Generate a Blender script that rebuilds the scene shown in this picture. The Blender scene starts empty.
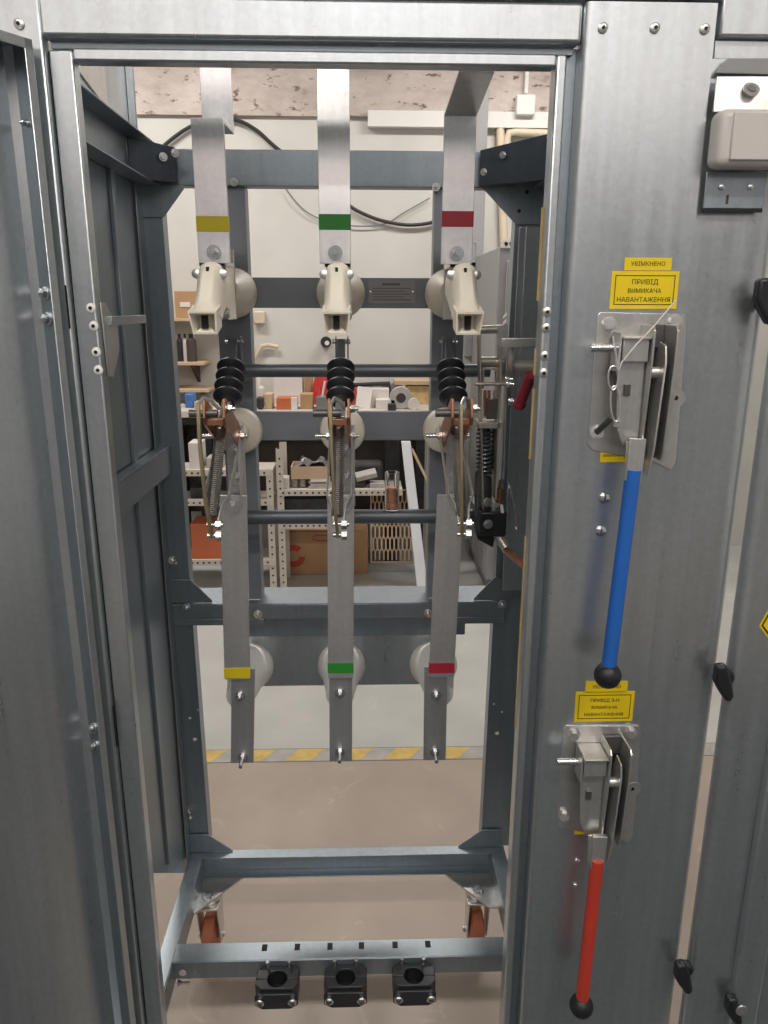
import bpy, bmesh, math, random
from mathutils import Vector, Matrix
random.seed(7)
S = bpy.context.scene
COL = S.collection
V = Vector
# ------------------------------------------------------------------ camera
FPX = 755.0; PITCH = math.radians(15.2); YAW = math.radians(1.75); ROLL = 0.003; CH = 1.68
FW = V((math.sin(YAW)*math.cos(PITCH), math.cos(YAW)*math.cos(PITCH), -math.sin(PITCH)))
RT = FW.cross(V((0, 0, 1))).normalized(); UP = RT.cross(FW)
RT, UP = (math.cos(ROLL)*RT + math.sin(ROLL)*UP), (math.cos(ROLL)*UP - math.sin(ROLL)*RT)
EYE = V((0, 0, CH))
def ray(px, py): return FW + RT*((px-384)/FPX) - UP*((py-512)/FPX)
def at(px, py, Y):
    d = ray(px, py); return EYE + d*(Y/d.y)
def atz(px, py, Z):
    d = ray(px, py); return EYE + d*((Z-CH)/d.z)
def atx(px, py, X):
    d = ray(px, py); return EYE + d*(X/d.x)
cam_d = bpy.data.cameras.new('camera'); cam = bpy.data.objects.new('camera', cam_d); COL.objects.link(cam)
M = Matrix((RT, UP, -FW)).transposed().to_4x4(); M.translation = EYE
cam.matrix_world = M
cam_d.sensor_fit = 'VERTICAL'; cam_d.sensor_height = 24.0; cam_d.lens = FPX/1024*24.0
cam_d.clip_start = 0.02
S.camera = cam

# ------------------------------------------------------------------ materials
def nodes(m):
    m.use_nodes = True
    nt = m.node_tree; nt.nodes.clear()
    o = nt.nodes.new('ShaderNodeOutputMaterial'); b = nt.nodes.new('ShaderNodeBsdfPrincipled')
    nt.links.new(b.outputs[0], o.inputs[0])
    return nt, b
def mat(name, col, metal=0.0, rough=0.5, var=0.08, scale=(6, 6, 6), rvar=0.05, bump=0.0, bscale=60, spec=0.5, coat=0.0, detail=4):
    m = bpy.data.materials.new(name); nt, b = nodes(m); N = nt.nodes; L = nt.links
    tc = N.new('ShaderNodeTexCoord'); mp = N.new('ShaderNodeMapping'); mp.inputs['Scale'].default_value = scale
    L.new(tc.outputs['Object'], mp.inputs['Vector'])
    nz = N.new('ShaderNodeTexNoise'); nz.inputs['Scale'].default_value = 1.0; nz.inputs['Detail'].default_value = detail
    L.new(mp.outputs[0], nz.inputs['Vector'])
    r = N.new('ShaderNodeValToRGB')
    c0 = [max(0, c*(1-var)) for c in col]; c1 = [min(1, c*(1+var)) for c in col]
    r.color_ramp.elements[0].color = (*c0, 1); r.color_ramp.elements[1].color = (*c1, 1)
    r.color_ramp.elements[0].position = .3; r.color_ramp.elements[1].position = .7
    L.new(nz.outputs['Fac'], r.inputs['Fac']); L.new(r.outputs['Color'], b.inputs['Base Color'])
    b.inputs['Metallic'].default_value = metal
    mr = N.new('ShaderNodeMapRange'); mr.inputs['To Min'].default_value = max(.02, rough-rvar); mr.inputs['To Max'].default_value = min(1, rough+rvar)
    L.new(nz.outputs['Fac'], mr.inputs['Value']); L.new(mr.outputs[0], b.inputs['Roughness'])
    b.inputs['Specular IOR Level'].default_value = spec
    b.inputs['Coat Weight'].default_value = coat
    if bump:
        n2 = N.new('ShaderNodeTexNoise'); n2.inputs['Scale'].default_value = bscale; n2.inputs['Detail'].default_value = 3
        L.new(tc.outputs['Object'], n2.inputs['Vector'])
        bp = N.new('ShaderNodeBump'); bp.inputs['Strength'].default_value = bump; bp.inputs['Distance'].default_value = .01
        L.new(n2.outputs['Fac'], bp.inputs['Height']); L.new(bp.outputs[0], b.inputs['Normal'])
    return m
MT = {}
def zinc(name, col, rough, metal=0.85):
    # hot-dip galvanised sheet: faint rolled streaks and spangle
    m = bpy.data.materials.new(name); nt, b = nodes(m); N = nt.nodes; L = nt.links
    tc = N.new('ShaderNodeTexCoord'); mp = N.new('ShaderNodeMapping'); mp.inputs['Scale'].default_value = (60, 60, 3)
    L.new(tc.outputs['Object'], mp.inputs['Vector'])
    n1 = N.new('ShaderNodeTexNoise'); n1.inputs['Scale'].default_value = 1.0; n1.inputs['Detail'].default_value = 5
    L.new(mp.outputs[0], n1.inputs['Vector'])
    v = N.new('ShaderNodeTexVoronoi'); v.inputs['Scale'].default_value = 130
    L.new(tc.outputs['Object'], v.inputs['Vector'])
    a = N.new('ShaderNodeMath'); a.operation = 'MULTIPLY_ADD'; a.inputs[1].default_value = .25; 
    sp = N.new('ShaderNodeSeparateColor'); L.new(v.outputs['Color'], sp.inputs[0])
    L.new(sp.outputs[0], a.inputs[0]); L.new(n1.outputs['Fac'], a.inputs[2])
    r = N.new('ShaderNodeValToRGB')
    r.color_ramp.elements[0].color = (*[c*.90 for c in col], 1); r.color_ramp.elements[1].color = (*[min(1, c*1.08) for c in col], 1)
    r.color_ramp.elements[0].position = .35; r.color_ramp.elements[1].position = .95
    L.new(a.outputs[0], r.inputs['Fac']); L.new(r.outputs['Color'], b.inputs['Base Color'])
    mr = N.new('ShaderNodeMapRange'); mr.inputs['From Max'].default_value = 1.2
    mr.inputs['To Min'].default_value = rough-.05; mr.inputs['To Max'].default_value = rough+.07
    L.new(a.outputs[0], mr.inputs['Value']); L.new(mr.outputs[0], b.inputs['Roughness'])
    b.inputs['Metallic'].default_value = metal
    return m
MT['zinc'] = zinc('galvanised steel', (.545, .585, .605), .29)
MT['zinc_int'] = zinc('shaded galvanised steel', (.31, .355, .39), .40)  # darker galvanised copy; shade of folds, grooves and interior put into its colour
MT['zinc_dark'] = zinc('dark frame steel', (.10, .12, .15), .40)  # darker steel tone of the upper corner plates
MT['zinc_plate'] = zinc('zinc plated steel', (.66, .65, .63), .34)
MT['alu'] = zinc('aluminium bar', (.76, .75, .75), .33, .85)
MT['alu_dull'] = zinc('dull aluminium bar', (.55, .55, .56), .42, .85)
MT['paint'] = mat('dark grey frame paint', (.215, .235, .27), 0, .42, .12, (5, 5, 5), spec=.5)
MT['shaft'] = mat('blackened shaft steel', (.12, .135, .15), .5, .4, .1)
MT['steel'] = mat('bright bolt steel', (.74, .74, .74), 1, .2, .05, (40, 40, 40))
MT['blue_spring'] = mat('blued spring steel', (.22, .24, .27), .8, .3, .1)
MT['spring'] = mat('dull spring steel', (.36, .34, .32), .9, .38, .1, (40, 40, 40))
MT['dark_steel'] = mat('oiled dark steel', (.16, .155, .15), .7, .4, .15, (30, 30, 30))
MT['mech'] = mat('yellow passivated steel', (.55, .51, .45), .7, .38, .12, (30, 30, 30))
MT['dark_red'] = mat('dark red lever grip', (.26, .025, .045), 0, .4, .1)
MT['copper_bright'] = mat('bright copper winding', (.85, .42, .27), .5, .4, .15, (60, 60, 200))
MT['brass'] = mat('brass strip', (.45, .38, .24), .85, .38, .12, (20, 20, 20))
MT['copper'] = mat('copper blade', (.50, .25, .15), .85, .38, .2, (30, 30, 30))
MT['cream'] = mat('cream moulded resin', (.89, .835, .70), 0, .38, .05, (14, 14, 14), spec=.5)
MT['cream2'] = mat('aged cream resin', (.80, .75, .63), 0, .45, .07, (14, 14, 14))
MT['white_res'] = mat('white resin', (.82, .81, .77), 0, .4, .05, (14, 14, 14))
MT['black'] = mat('black moulded plastic', (.018, .019, .022), 0, .35, .2)
MT['rubber'] = mat('black rubber', (.014, .015, .019), 0, .45, .2)
MT['void'] = mat('shaded opening', (.006, .006, .007), 0, .7, .1)  # black stands in for the shade inside holes, slots and seams
MT['yellow'] = mat('yellow tape', (.78, .64, .012), 0, .45, .06)
MT['green'] = mat('green tape', (.025, .28, .03), 0, .45, .06)
MT['red'] = mat('red tape', (.48, .025, .05), 0, .45, .06)
MT['blue_paint'] = mat('blue lever coating', (.018, .13, .50), 0, .38, .08)
MT['red_paint'] = mat('red lever coating', (.55, .05, .03), 0, .38, .08)
MT['label'] = mat('yellow label film', (.84, .62, .01), 0, .45, .05)
MT['ink'] = mat('label ink', (.05, .035, .008), 0, .6, .1)
MT['gasket'] = mat('tan gasket foam', (.55, .40, .18), 0, .8, .15, (30, 30, 30))
MT['plastic'] = mat('pale grey plastic', (.56, .53, .50), 0, .42, .03)
MT['clear'] = mat('clear plastic', (.70, .72, .74), 0, .2, .03)
MT['card'] = mat('cardboard', (.42, .25, .13), 0, .8, .1, (8, 8, 8))
MT['card2'] = mat('pale cardboard', (.52, .38, .25), 0, .8, .1, (8, 8, 8))
MT['card_orange'] = mat('orange carton', (.50, .13, .05), 0, .7, .1)
MT['paper'] = mat('white paper', (.66, .62, .60), 0, .8, .05, (10, 10, 10))
MT['rack'] = mat('cream rack paint', (.58, .53, .47), 0, .5, .06)
MT['redcloth'] = mat('red bag', (.50, .03, .03), 0, .6, .2, (20, 20, 20))
MT['darkstuff'] = mat('dark clutter', (.035, .033, .035), 0, .7, .4, (25, 25, 25))
MT['brown'] = mat('dark brown board', (.055, .042, .035), 0, .7, .2, (10, 10, 10))
MT['grey_metal'] = mat('light grey enamel', (.27, .27, .275), 0, .45, .05)
MT['grey_dark'] = mat('dark grey enamel', (.17, .17, .175), 0, .5, .05)  # darker enamel for the plinth, tool tray and thin wires
MT['blueplastic'] = mat('blue plastic', (.05, .16, .42), 0, .5, .2, (20, 20, 20))
MT['wire'] = mat('black cable', (.02, .02, .02), 0, .5, .1)
MT['pipe'] = mat('cream pipe paint', (.58, .50, .38), 0, .5, .06)
MT['white_panel'] = mat('white enamel panel', (.68, .70, .74), 0, .4, .03)
MT['redmark'] = mat('red print', (.45, .06, .04), 0, .7, .1)
MT['tape_grey'] = mat('grey worn tape', (.40, .39, .37), 0, .6, .15, (20, 20, 20))
MT['tape_yellow'] = mat('worn yellow tape', (.62, .44, .13), 0, .6, .15, (20, 20, 20))

def glass(name, col):
    m = bpy.data.materials.new(name); nt, b = nodes(m)
    b.inputs['Base Color'].default_value = (*col, 1); b.inputs['Transmission Weight'].default_value = 1.0
    b.inputs['Roughness'].default_value = .05; b.inputs['IOR'].default_value = 1.3
    return m
MT['glass'] = glass('jar glass', (.95, .96, .95))
MT['film'] = glass('clear plastic film', (.9, .92, .95))

# room surfaces
def wall_mat():
    m = bpy.data.materials.new('painted plaster wall'); nt, b = nodes(m); N = nt.nodes; L = nt.links
    tc = N.new('ShaderNodeTexCoord')
    n1 = N.new('ShaderNodeTexNoise'); n1.inputs['Scale'].default_value = 2.2; n1.inputs['Detail'].default_value = 5
    L.new(tc.outputs['Object'], n1.inputs['Vector'])
    r = N.new('ShaderNodeValToRGB'); r.color_ramp.elements[0].color = (.50, .495, .465, 1); r.color_ramp.elements[1].color = (.58, .575, .545, 1)
    r.color_ramp.elements[0].position = .3; r.color_ramp.elements[1].position = .65
    L.new(n1.outputs['Fac'], r.inputs['Fac'])
    # chips and nail holes
    v = N.new('ShaderNodeTexVoronoi'); v.inputs['Scale'].default_value = 2.6
    L.new(tc.outputs['Object'], v.inputs['Vector'])
    n3 = N.new('ShaderNodeTexNoise'); n3.inputs['Scale'].default_value = 30
    L.new(tc.outputs['Object'], n3.inputs['Vector'])
    ad = N.new('ShaderNodeMath'); ad.operation = 'MULTIPLY_ADD'; ad.inputs[1].default_value = .05
    L.new(n3.outputs['Fac'], ad.inputs[0]); L.new(v.outputs['Distance'], ad.inputs[2])
    lt = N.new('ShaderNodeMath'); lt.operation = 'LESS_THAN'; lt.inputs[1].default_value = .05
    L.new(ad.outputs[0], lt.inputs[0])
    mx = N.new('ShaderNodeMix'); mx.data_type = 'RGBA'; mx.inputs[7].default_value = (.25, .2, .17, 1)
    L.new(lt.outputs[0], mx.inputs[0]); L.new(r.outputs['Color'], mx.inputs[6]); L.new(mx.outputs[2], b.inputs['Base Color'])
    b.inputs['Roughness'].default_value = .75
    return m
def band_mat():
    m = bpy.data.materials.new('peeling plaster'); nt, b = nodes(m); N = nt.nodes; L = nt.links
    tc = N.new('ShaderNodeTexCoord'); mp = N.new('ShaderNodeMapping'); mp.inputs['Scale'].default_value = (1, 1, 2.2)
    L.new(tc.outputs['Object'], mp.inputs['Vector'])
    n1 = N.new('ShaderNodeTexNoise'); n1.inputs['Scale'].default_value = 2.5; n1.inputs['Detail'].default_value = 8; n1.inputs['Roughness'].default_value = .65
    L.new(mp.outputs[0], n1.inputs['Vector'])
    r = N.new('ShaderNodeValToRGB'); e = r.color_ramp.elements
    e[0].color = (.20, .16, .14, 1); e[0].position = .30; e[1].color = (.56, .50, .46, 1); e[1].position = .62
    x = e.new(.40); x.color = (.42, .36, .33, 1)
    L.new(n1.outputs['Fac'], r.inputs['Fac'])
    n2 = N.new('ShaderNodeTexNoise'); n2.inputs['Scale'].default_value = 9; n2.inputs['Detail'].default_value = 6; n2.inputs['Roughness'].default_value = .7
    L.new(mp.outputs[0], n2.inputs['Vector'])
    r2 = N.new('ShaderNodeValToRGB'); e = r2.color_ramp.elements
    e[0].color = (1, 1, 1, 1); e[0].position = .37; e[1].color = (0, 0, 0, 1); e[1].position = .42
    L.new(n2.outputs['Fac'], r2.inputs['Fac'])
    mx = N.new('ShaderNodeMix'); mx.data_type = 'RGBA'; mx.inputs[7].default_value = (.16, .11, .09, 1)
    L.new(r2.outputs['Color'], mx.inputs[0]); L.new(r.outputs['Color'], mx.inputs[6]); L.new(mx.outputs[2], b.inputs['Base Color'])
    b.inputs['Roughness'].default_value = .9
    bp = N.new('ShaderNodeBump'); bp.inputs['Strength'].default_value = .5; bp.inputs['Distance'].default_value = .02
    L.new(n1.outputs['Fac'], bp.inputs['Height']); L.new(bp.outputs[0], b.inputs['Normal'])
    return m
def floor_mat(name, ca, cb, stain):
    m = bpy.data.materials.new(name); nt, b = nodes(m); N = nt.nodes; L = nt.links
    tc = N.new('ShaderNodeTexCoord')
    n1 = N.new('ShaderNodeTexNoise'); n1.inputs['Scale'].default_value = 3.0; n1.inputs['Detail'].default_value = 6
    L.new(tc.outputs['Object'], n1.inputs['Vector'])
    r = N.new('ShaderNodeValToRGB'); r.color_ramp.elements[0].color = (*ca, 1); r.color_ramp.elements[1].color = (*cb, 1)
    r.color_ramp.elements[0].position = .3; r.color_ramp.elements[1].position = .7
    L.new(n1.outputs['Fac'], r.inputs['Fac'])
    n2 = N.new('ShaderNodeTexNoise'); n2.inputs['Scale'].default_value = 6; n2.inputs['Detail'].default_value = 8; n2.inputs['Roughness'].default_value = .7
    n2.inputs['Distortion'].default_value = 1.0
    L.new(tc.outputs['Object'], n2.inputs['Vector'])
    r2 = N.new('ShaderNodeValToRGB'); e = r2.color_ramp.elements
    e[0].color = (0, 0, 0, 1); e[0].position = .60; e[1].color = (1, 1, 1, 1); e[1].position = .70
    L.new(n2.outputs['Fac'], r2.inputs['Fac'])
    mx = N.new('ShaderNodeMix'); mx.data_type = 'RGBA'; mx.inputs[7].default_value = (*stain, 1)
    fa = N.new('ShaderNodeMath'); fa.operation = 'MULTIPLY'; fa.inputs[1].default_value = .6
    L.new(r2.outputs['Color'], fa.inputs[0]); L.new(fa.outputs[0], mx.inputs[0])
    L.new(r.outputs['Color'], mx.inputs[6]); L.new(mx.outputs[2], b.inputs['Base Color'])
    b.inputs['Roughness'].default_value = .55
    return m
MT['wall'] = wall_mat(); MT['band'] = band_mat()
MT['floor'] = floor_mat('bare concrete floor', (.355, .295, .25), (.44, .37, .315), (.56, .50, .44))
MT['floor_paint'] = floor_mat('grey painted floor', (.44, .44, .42), (.52, .52, .50), (.60, .58, .52))
MT['plain_wall'] = mat('side wall paint', (.68, .67, .65), 0, .8, .05, (2, 2, 2))
MT['front_wall'] = mat('front wall paint', (.30, .32, .34), 0, .8, .1, (1.5, 1.5, 1.5))
MT['floor_dark'] = mat('added dark floor tone', (.05, .062, .066), 0, .7, .15, (3, 3, 3))  # tone of the added dark strip before the cabinets
MT['ceil'] = mat('ceiling whitewash', (.70, .68, .65), 0, .85, .05, (2, 2, 2))
def emis(name, col, s):
    m = bpy.data.materials.new(name); nt, b = nodes(m)
    b.inputs['Base Color'].default_value = (*col, 1); b.inputs['Emission Color'].default_value = (*col, 1); b.inputs['Emission Strength'].default_value = s
    return m

# ------------------------------------------------------------------ mesh builder
class MB:
    def __init__(s): s.bm = bmesh.new()
    def poly(s, pts): return s.bm.faces.new([s.bm.verts.new(p) for p in pts])
    def prism(s, pts, vec):
        vec = V(vec); a = [s.bm.verts.new(p) for p in pts]; b = [s.bm.verts.new(V(p)+vec) for p in pts]
        n = len(pts)
        s.bm.faces.new(a[::-1]); s.bm.faces.new(b)
        for i in range(n): s.bm.faces.new((a[i], a[(i+1) % n], b[(i+1) % n], b[i]))
        return s
    def box(s, x0, x1, y0, y1, z0, z1):
        return s.prism([(x0, y0, z0), (x1, y0, z0), (x1, y1, z0), (x0, y1, z0)], (0, 0, z1-z0))
    def obox(s, c, ax, ay, az):   # half vectors
        c, ax, ay, az = V(c), V(ax), V(ay), V(az)
        return s.prism([c-ax-ay-az, c+ax-ay-az, c+ax+ay-az, c-ax+ay-az], 2*az)
    def bar(s, p0, p1, w, d, up=(0, 0, 1)):   # rectangular bar from p0 to p1
        p0, p1 = V(p0), V(p1); t = (p1-p0).normalized(); up = V(up)
        a = t.cross(up)
        a = a.normalized() if a.length > 1e-5 else V((1, 0, 0))
        b = a.cross(t).normalized()
        return s.prism([p0+a*w/2+b*d/2, p0-a*w/2+b*d/2, p0-a*w/2-b*d/2, p0+a*w/2-b*d/2], p1-p0)
    def frame(s, t):
        t = V(t).normalized(); a = t.cross(V((0, 0, 1)))
        if a.length < 1e-4: a = V((1, 0, 0))
        a.normalize(); return t, a, t.cross(a)
    def lathe(s, prof, org, axis, n=28, a0=0):
        org = V(org); t, a, b = s.frame(axis); rings = []
        for r, h in prof:
            c = org + t*h
            if r < 1e-6: rings.append([s.bm.verts.new(c)])
            else: rings.append([s.bm.verts.new(c + (a*math.cos(a0+2*math.pi*i/n) + b*math.sin(a0+2*math.pi*i/n))*r) for i in range(n)])
        for q, p in zip(rings, rings[1:]):
            for i in range(n):
                j = (i+1) % n
                if len(q) == 1 and len(p) == 1: continue
                if len(q) == 1: s.bm.faces.new((q[0], p[j], p[i]))
                elif len(p) == 1: s.bm.faces.new((q[i], q[j], p[0]))
                else: s.bm.faces.new((q[i], q[j], p[j], p[i]))
        if len(rings[0]) > 1: s.bm.faces.new(rings[0])
        if len(rings[-1]) > 1: s.bm.faces.new(rings[-1][::-1])
        return s
    def cyl(s, p0, p1, r, r2=None, n=20, a0=0):
        p0, p1 = V(p0), V(p1)
        return s.lathe([(r, 0), (r if r2 is None else r2, (p1-p0).length)], p0, p1-p0, n, a0)
    def ball(s, c, r, n=20, m=12):
        c = V(c); return s.lathe([(r*math.sin(math.pi*i/m), -r*math.cos(math.pi*i/m)) for i in range(m+1)], c, (0, 0, 1), n)
    def tube(s, pts, r, n=8):
        pts = [V(p) for p in pts]; rings = []; prev = None
        for i, p in enumerate(pts):
            t = (pts[min(i+1, len(pts)-1)] - pts[max(i-1, 0)]).normalized()
            if prev is None: _, a, b = s.frame(t)
            else:
                a = (prev - t*prev.dot(t)); a = a.normalized() if a.length > 1e-6 else s.frame(t)[1]
                b = t.cross(a)
            prev = a
            rings.append([s.bm.verts.new(p + (a*math.cos(2*math.pi*k/n)+b*math.sin(2*math.pi*k/n))*r) for k in range(n)])
        for q, p in zip(rings, rings[1:]):
            for k in range(n): s.bm.faces.new((q[k], q[(k+1) % n], p[(k+1) % n], p[k]))
        s.bm.faces.new(rings[0]); s.bm.faces.new(rings[-1][::-1]); return s
    def helix(s, p0, p1, R, r, turns, n=6, per=14):
        p0, p1 = V(p0), V(p1); t, a, b = s.frame(p1-p0); L = (p1-p0).length; K = int(turns*per)
        return s.tube([p0 + t*(L*i/K) + (a*math.cos(2*math.pi*i/per)+b*math.sin(2*math.pi*i/per))*R for i in range(K+1)], r, n)
    def strip(s, pts, wvec, th, side):   # bent flat strip: centre line pts, width vector, thickness towards side
        pts = [V(p) for p in pts]; w = V(wvec)/2; side = V(side).normalized(); off = []
        for i in range(len(pts)):
            t0 = (pts[i]-pts[i-1]).normalized() if i else (pts[1]-pts[0]).normalized()
            t1 = (pts[i+1]-pts[i]).normalized() if i < len(pts)-1 else t0
            n0, n1 = t0.cross(w).normalized(), t1.cross(w).normalized()
            if i == 0 and n0.dot(side) < 0: flip = -1
            elif i == 0: flip = 1
            n = (n0+n1); n = n.normalized()/max(.4, n.normalized().dot(n0)); off.append(n*flip*th)
        A = [(s.bm.verts.new(p-w), s.bm.verts.new(p+w), s.bm.verts.new(p+w+o), s.bm.verts.new(p-w+o)) for p, o in zip(pts, off)]
        for q, p in zip(A, A[1:]):
            for k in range(4): s.bm.faces.new((q[k], q[(k+1) % 4], p[(k+1) % 4], p[k]))
        s.bm.faces.new(A[0]); s.bm.faces.new(A[-1][::-1]); return s
    def hexbolt(s, p, d, r=.008, h=.006, washer=True, stud=0.0):
        p = V(p); d = V(d).normalized()
        z = 0
        if washer: s.cyl(p, p+d*.002, r*1.45, n=18); z = .002
        s.cyl(p+d*z, p+d*(z+h), r, n=6)
        if stud: s.cyl(p+d*(z+h), p+d*(z+h+stud), r*.55, n=12)
        return s
    def build(s, name, m, parent=None, bevel=0.0, seg=2):
        bm = s.bm
        bmesh.ops.recalc_face_normals(bm, faces=bm.faces)
        off = V(parent['_loc']) if parent is not None and '_loc' in parent else V((0, 0, 0))
        loc = None
        if parent is None:
            xs = [v.co for v in bm.verts]
            lo = V([min(c[i] for c in xs) for i in range(3)]); hi = V([max(c[i] for c in xs) for i in range(3)])
            loc = V(((lo.x+hi.x)/2, (lo.y+hi.y)/2, lo.z)); off = loc
        for v in bm.verts: v.co -= off
        for f in bm.faces: f.smooth = True
        for e in bm.edges:
            if len(e.link_faces) == 2 and e.calc_face_angle(0) > .6: e.smooth = False
        me = bpy.data.meshes.new(name); bm.to_mesh(me); bm.free()
        me.materials.append(m if not isinstance(m, str) else MT[m])
        o = bpy.data.objects.new(name, me); COL.objects.link(o)
        if parent is not None:
            o.parent = parent
            o['_loc'] = list(off)
        else:
            o.location = loc; o['_loc'] = list(loc)
        if bevel:
            md = o.modifiers.new('edge', 'BEVEL'); md.width = bevel; md.segments = seg; md.limit_method = 'ANGLE'; md.angle_limit = .7
        return o
def tag(o, label, cat, group=None, kind=None):
    o['label'] = label; o['category'] = cat
    if group: o['group'] = group
    if kind: o['kind'] = kind
    return o
def thing(name, label, cat, loc, group=None):
    o = bpy.data.objects.new(name, None); COL.objects.link(o); o.location = loc; o['_loc'] = list(loc)
    o.empty_display_size = .05; o['kind'] = 'thing'
    return tag(o, label, cat, group)
def copy_tree(o, parent=None):
    c = o.copy(); COL.objects.link(c)
    if parent is not None: c.parent = parent
    for ch in list(o.children): copy_tree(ch, c)
    return c
def again(o, dx, label, dy=0, dz=0):
    c = copy_tree(o); c.location = V(o.location)+V((dx, dy, dz)); c['label'] = label; return c
def struct(mb, name, m, bevel=0):
    o = mb.build(name, m, None, bevel); o['kind'] = 'structure'; return o
def text(body, size, c, right, up, m, parent, name='lettering', align='CENTER'):
    cu = bpy.data.curves.new(name, 'FONT'); cu.body = body; cu.size = size; cu.align_x = align; cu.align_y = 'CENTER'; cu.extrude = 0.0002
    t = bpy.data.objects.new(name, cu); COL.objects.link(t)
    bpy.context.view_layer.update()
    me = bpy.data.meshes.new_from_object(t.evaluated_get(bpy.context.evaluated_depsgraph_get()))
    bpy.data.objects.remove(t); bpy.data.curves.remove(cu)
    right, up = V(right).normalized(), V(up).normalized(); n = right.cross(up)
    off = V(parent['_loc'])
    for v in me.vertices: v.co = V(c) + right*v.co.x + up*v.co.y + n*v.co.z - off
    me.materials.append(MT[m] if isinstance(m, str) else m)
    o = bpy.data.objects.new(name, me); COL.objects.link(o); o.parent = parent; o['_loc'] = list(off)
    return o
# ================================================================== ROOM
RX0, RX1, RY0, RY1, RZ = -3.2, 3.4, -2.6, 5.2, 3.55
struct(MB().box(RX0, RX1, RY0, RY1, -.1, 0), 'floor', 'floor')
struct(MB().box(RX0+.01, RX1-.01, 2.63, RY1-.01, 0.0005, .003), 'floor_paint', 'floor_paint')
struct(MB().box(RX0+.01, RX1-.01, -1.2, 1.12, 0.0005, .003), 'added_dark_floor', 'floor_dark')  # unseen dark strip added before the cabinets to darken the lower zinc reflections
struct(MB().box(RX0, RX1, RY1, RY1+.12, 0, RZ), 'wall_back', 'wall')
# unseen glowing strip added high opposite the cabinets to brighten their upper reflections
wd = MB().box(-2.9, 3.1, RY0+.001, RY0+.02, 2.72, 3.42).build('glow_strip', emis('added glow panel', (1, .90, .86), 1.75)); wd['kind'] = 'structure'
fm = MB(); fm.box(-2.95, 3.15, RY0+.001, RY0+.05, 2.67, 2.72).box(-2.95, 3.15, RY0+.001, RY0+.05, 3.42, 3.47)
for k in range(7): fm.box(-2.95+k, -2.90+k, RY0+.0205, RY0+.05, 2.72, 3.42)
fm.box(3.10, 3.15, RY0+.001, RY0+.05, 2.72, 3.42); fm.build('glow_strip_frame', 'plain_wall', wd)
struct(MB().box(RX0-.12, RX0, RY0, RY1, 0, RZ), 'wall_left', 'plain_wall')
struct(MB().box(RX1, RX1+.12, RY0, RY1, 0, RZ), 'wall_right', 'plain_wall')
struct(MB().box(RX0, RX1, RY0-.12, RY0, 0, RZ), 'wall_front', 'front_wall')
struct(MB().box(RX0, RX1, RY0, RY1, RZ, RZ+.1), 'ceiling', 'ceil')
struct(MB().box(RX0, RX1, RY1-.03, RY1, 2.82, RZ), 'trim_1', 'band')          # rough plaster band
struct(MB().box(.05, RX1, RY1-.06, RY1, 2.76, 2.85), 'trim_2', 'plain_wall')  # ledge on the right half
t = MB().box(-2.2, 2.2, 2.545, 2.628, .0005, .0025).build('floor_marking_tape', 'tape_grey')
tag(t, 'worn yellow striped marking tape across the floor behind the open cabinet', 'floor tape', kind='thing')
m = MB(); x = -2.2
while x < 2.1:
    m.prism([(x, 2.549, .0026), (x+.10, 2.549, .0026), (x+.15, 2.624, .0026), (x+.05, 2.624, .0026)], (0, 0, .0006)); x += .19
m.build('stripe', 'tape_yellow', t)

# ceiling lamps (the workshop's tubes)
def lamp(x, y, lab, w, col, alongx=True):
    L = 1.25
    th = thing('ceiling_lamp', lab, 'lamp', (x, y, RZ-.10), 'tube lamps under the workshop ceiling')
    sx, sy = (L/2, .09) if alongx else (.09, L/2)
    MB().box(x-sx, x+sx, y-sy, y+sy, RZ-.06, RZ-.001).build('housing', 'plastic', th, .004)
    for q in (-.045, .045):
        p0, p1 = ((x-L/2+.02, y+q, RZ-.08), (x+L/2-.02, y+q, RZ-.08)) if alongx else ((x+q, y-L/2+.02, RZ-.08), (x+q, y+L/2-.02, RZ-.08))
        MB().cyl(p0, p1, .016).build('tube', TUBE, th)
    ld = bpy.data.lights.new('lamp_light', 'AREA'); ld.shape = 'RECTANGLE'; ld.size = L if alongx else .2; ld.size_y = .2 if alongx else L
    ld.energy = w; ld.color = col
    lo = bpy.data.objects.new('lamp_light', ld); COL.objects.link(lo); lo.location = (x, y, RZ-.11)
TUBE = emis('lamp tube glow', (1, .95, .88), 6)
WARM = (1.0, .945, .89); COOL = (.86, .93, 1.0)
lamp(-.9, -.4, 'tube lamp above the aisle before the cabinet, nearer the open door', 29, WARM)
lamp(1.1, -.4, 'tube lamp above the aisle before the cabinet, nearer the neighbouring cell', 29, WARM)
lamp(-1.3, 4.0, 'tube lamp above the workbench end with the wall shelves', 46, WARM)
lamp(1.2, 4.0, 'tube lamp above the workbench end with the grey wall cabinet', 46, WARM)
lamp(0.1, -1.6, 'tube lamp over the back of the aisle', 10, COOL)
w = bpy.data.worlds.new('world'); S.world = w; w.use_nodes = True
w.node_tree.nodes['Background'].inputs[0].default_value = (.8, .88, 1, 1); w.node_tree.nodes['Background'].inputs[1].default_value = .3

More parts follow.
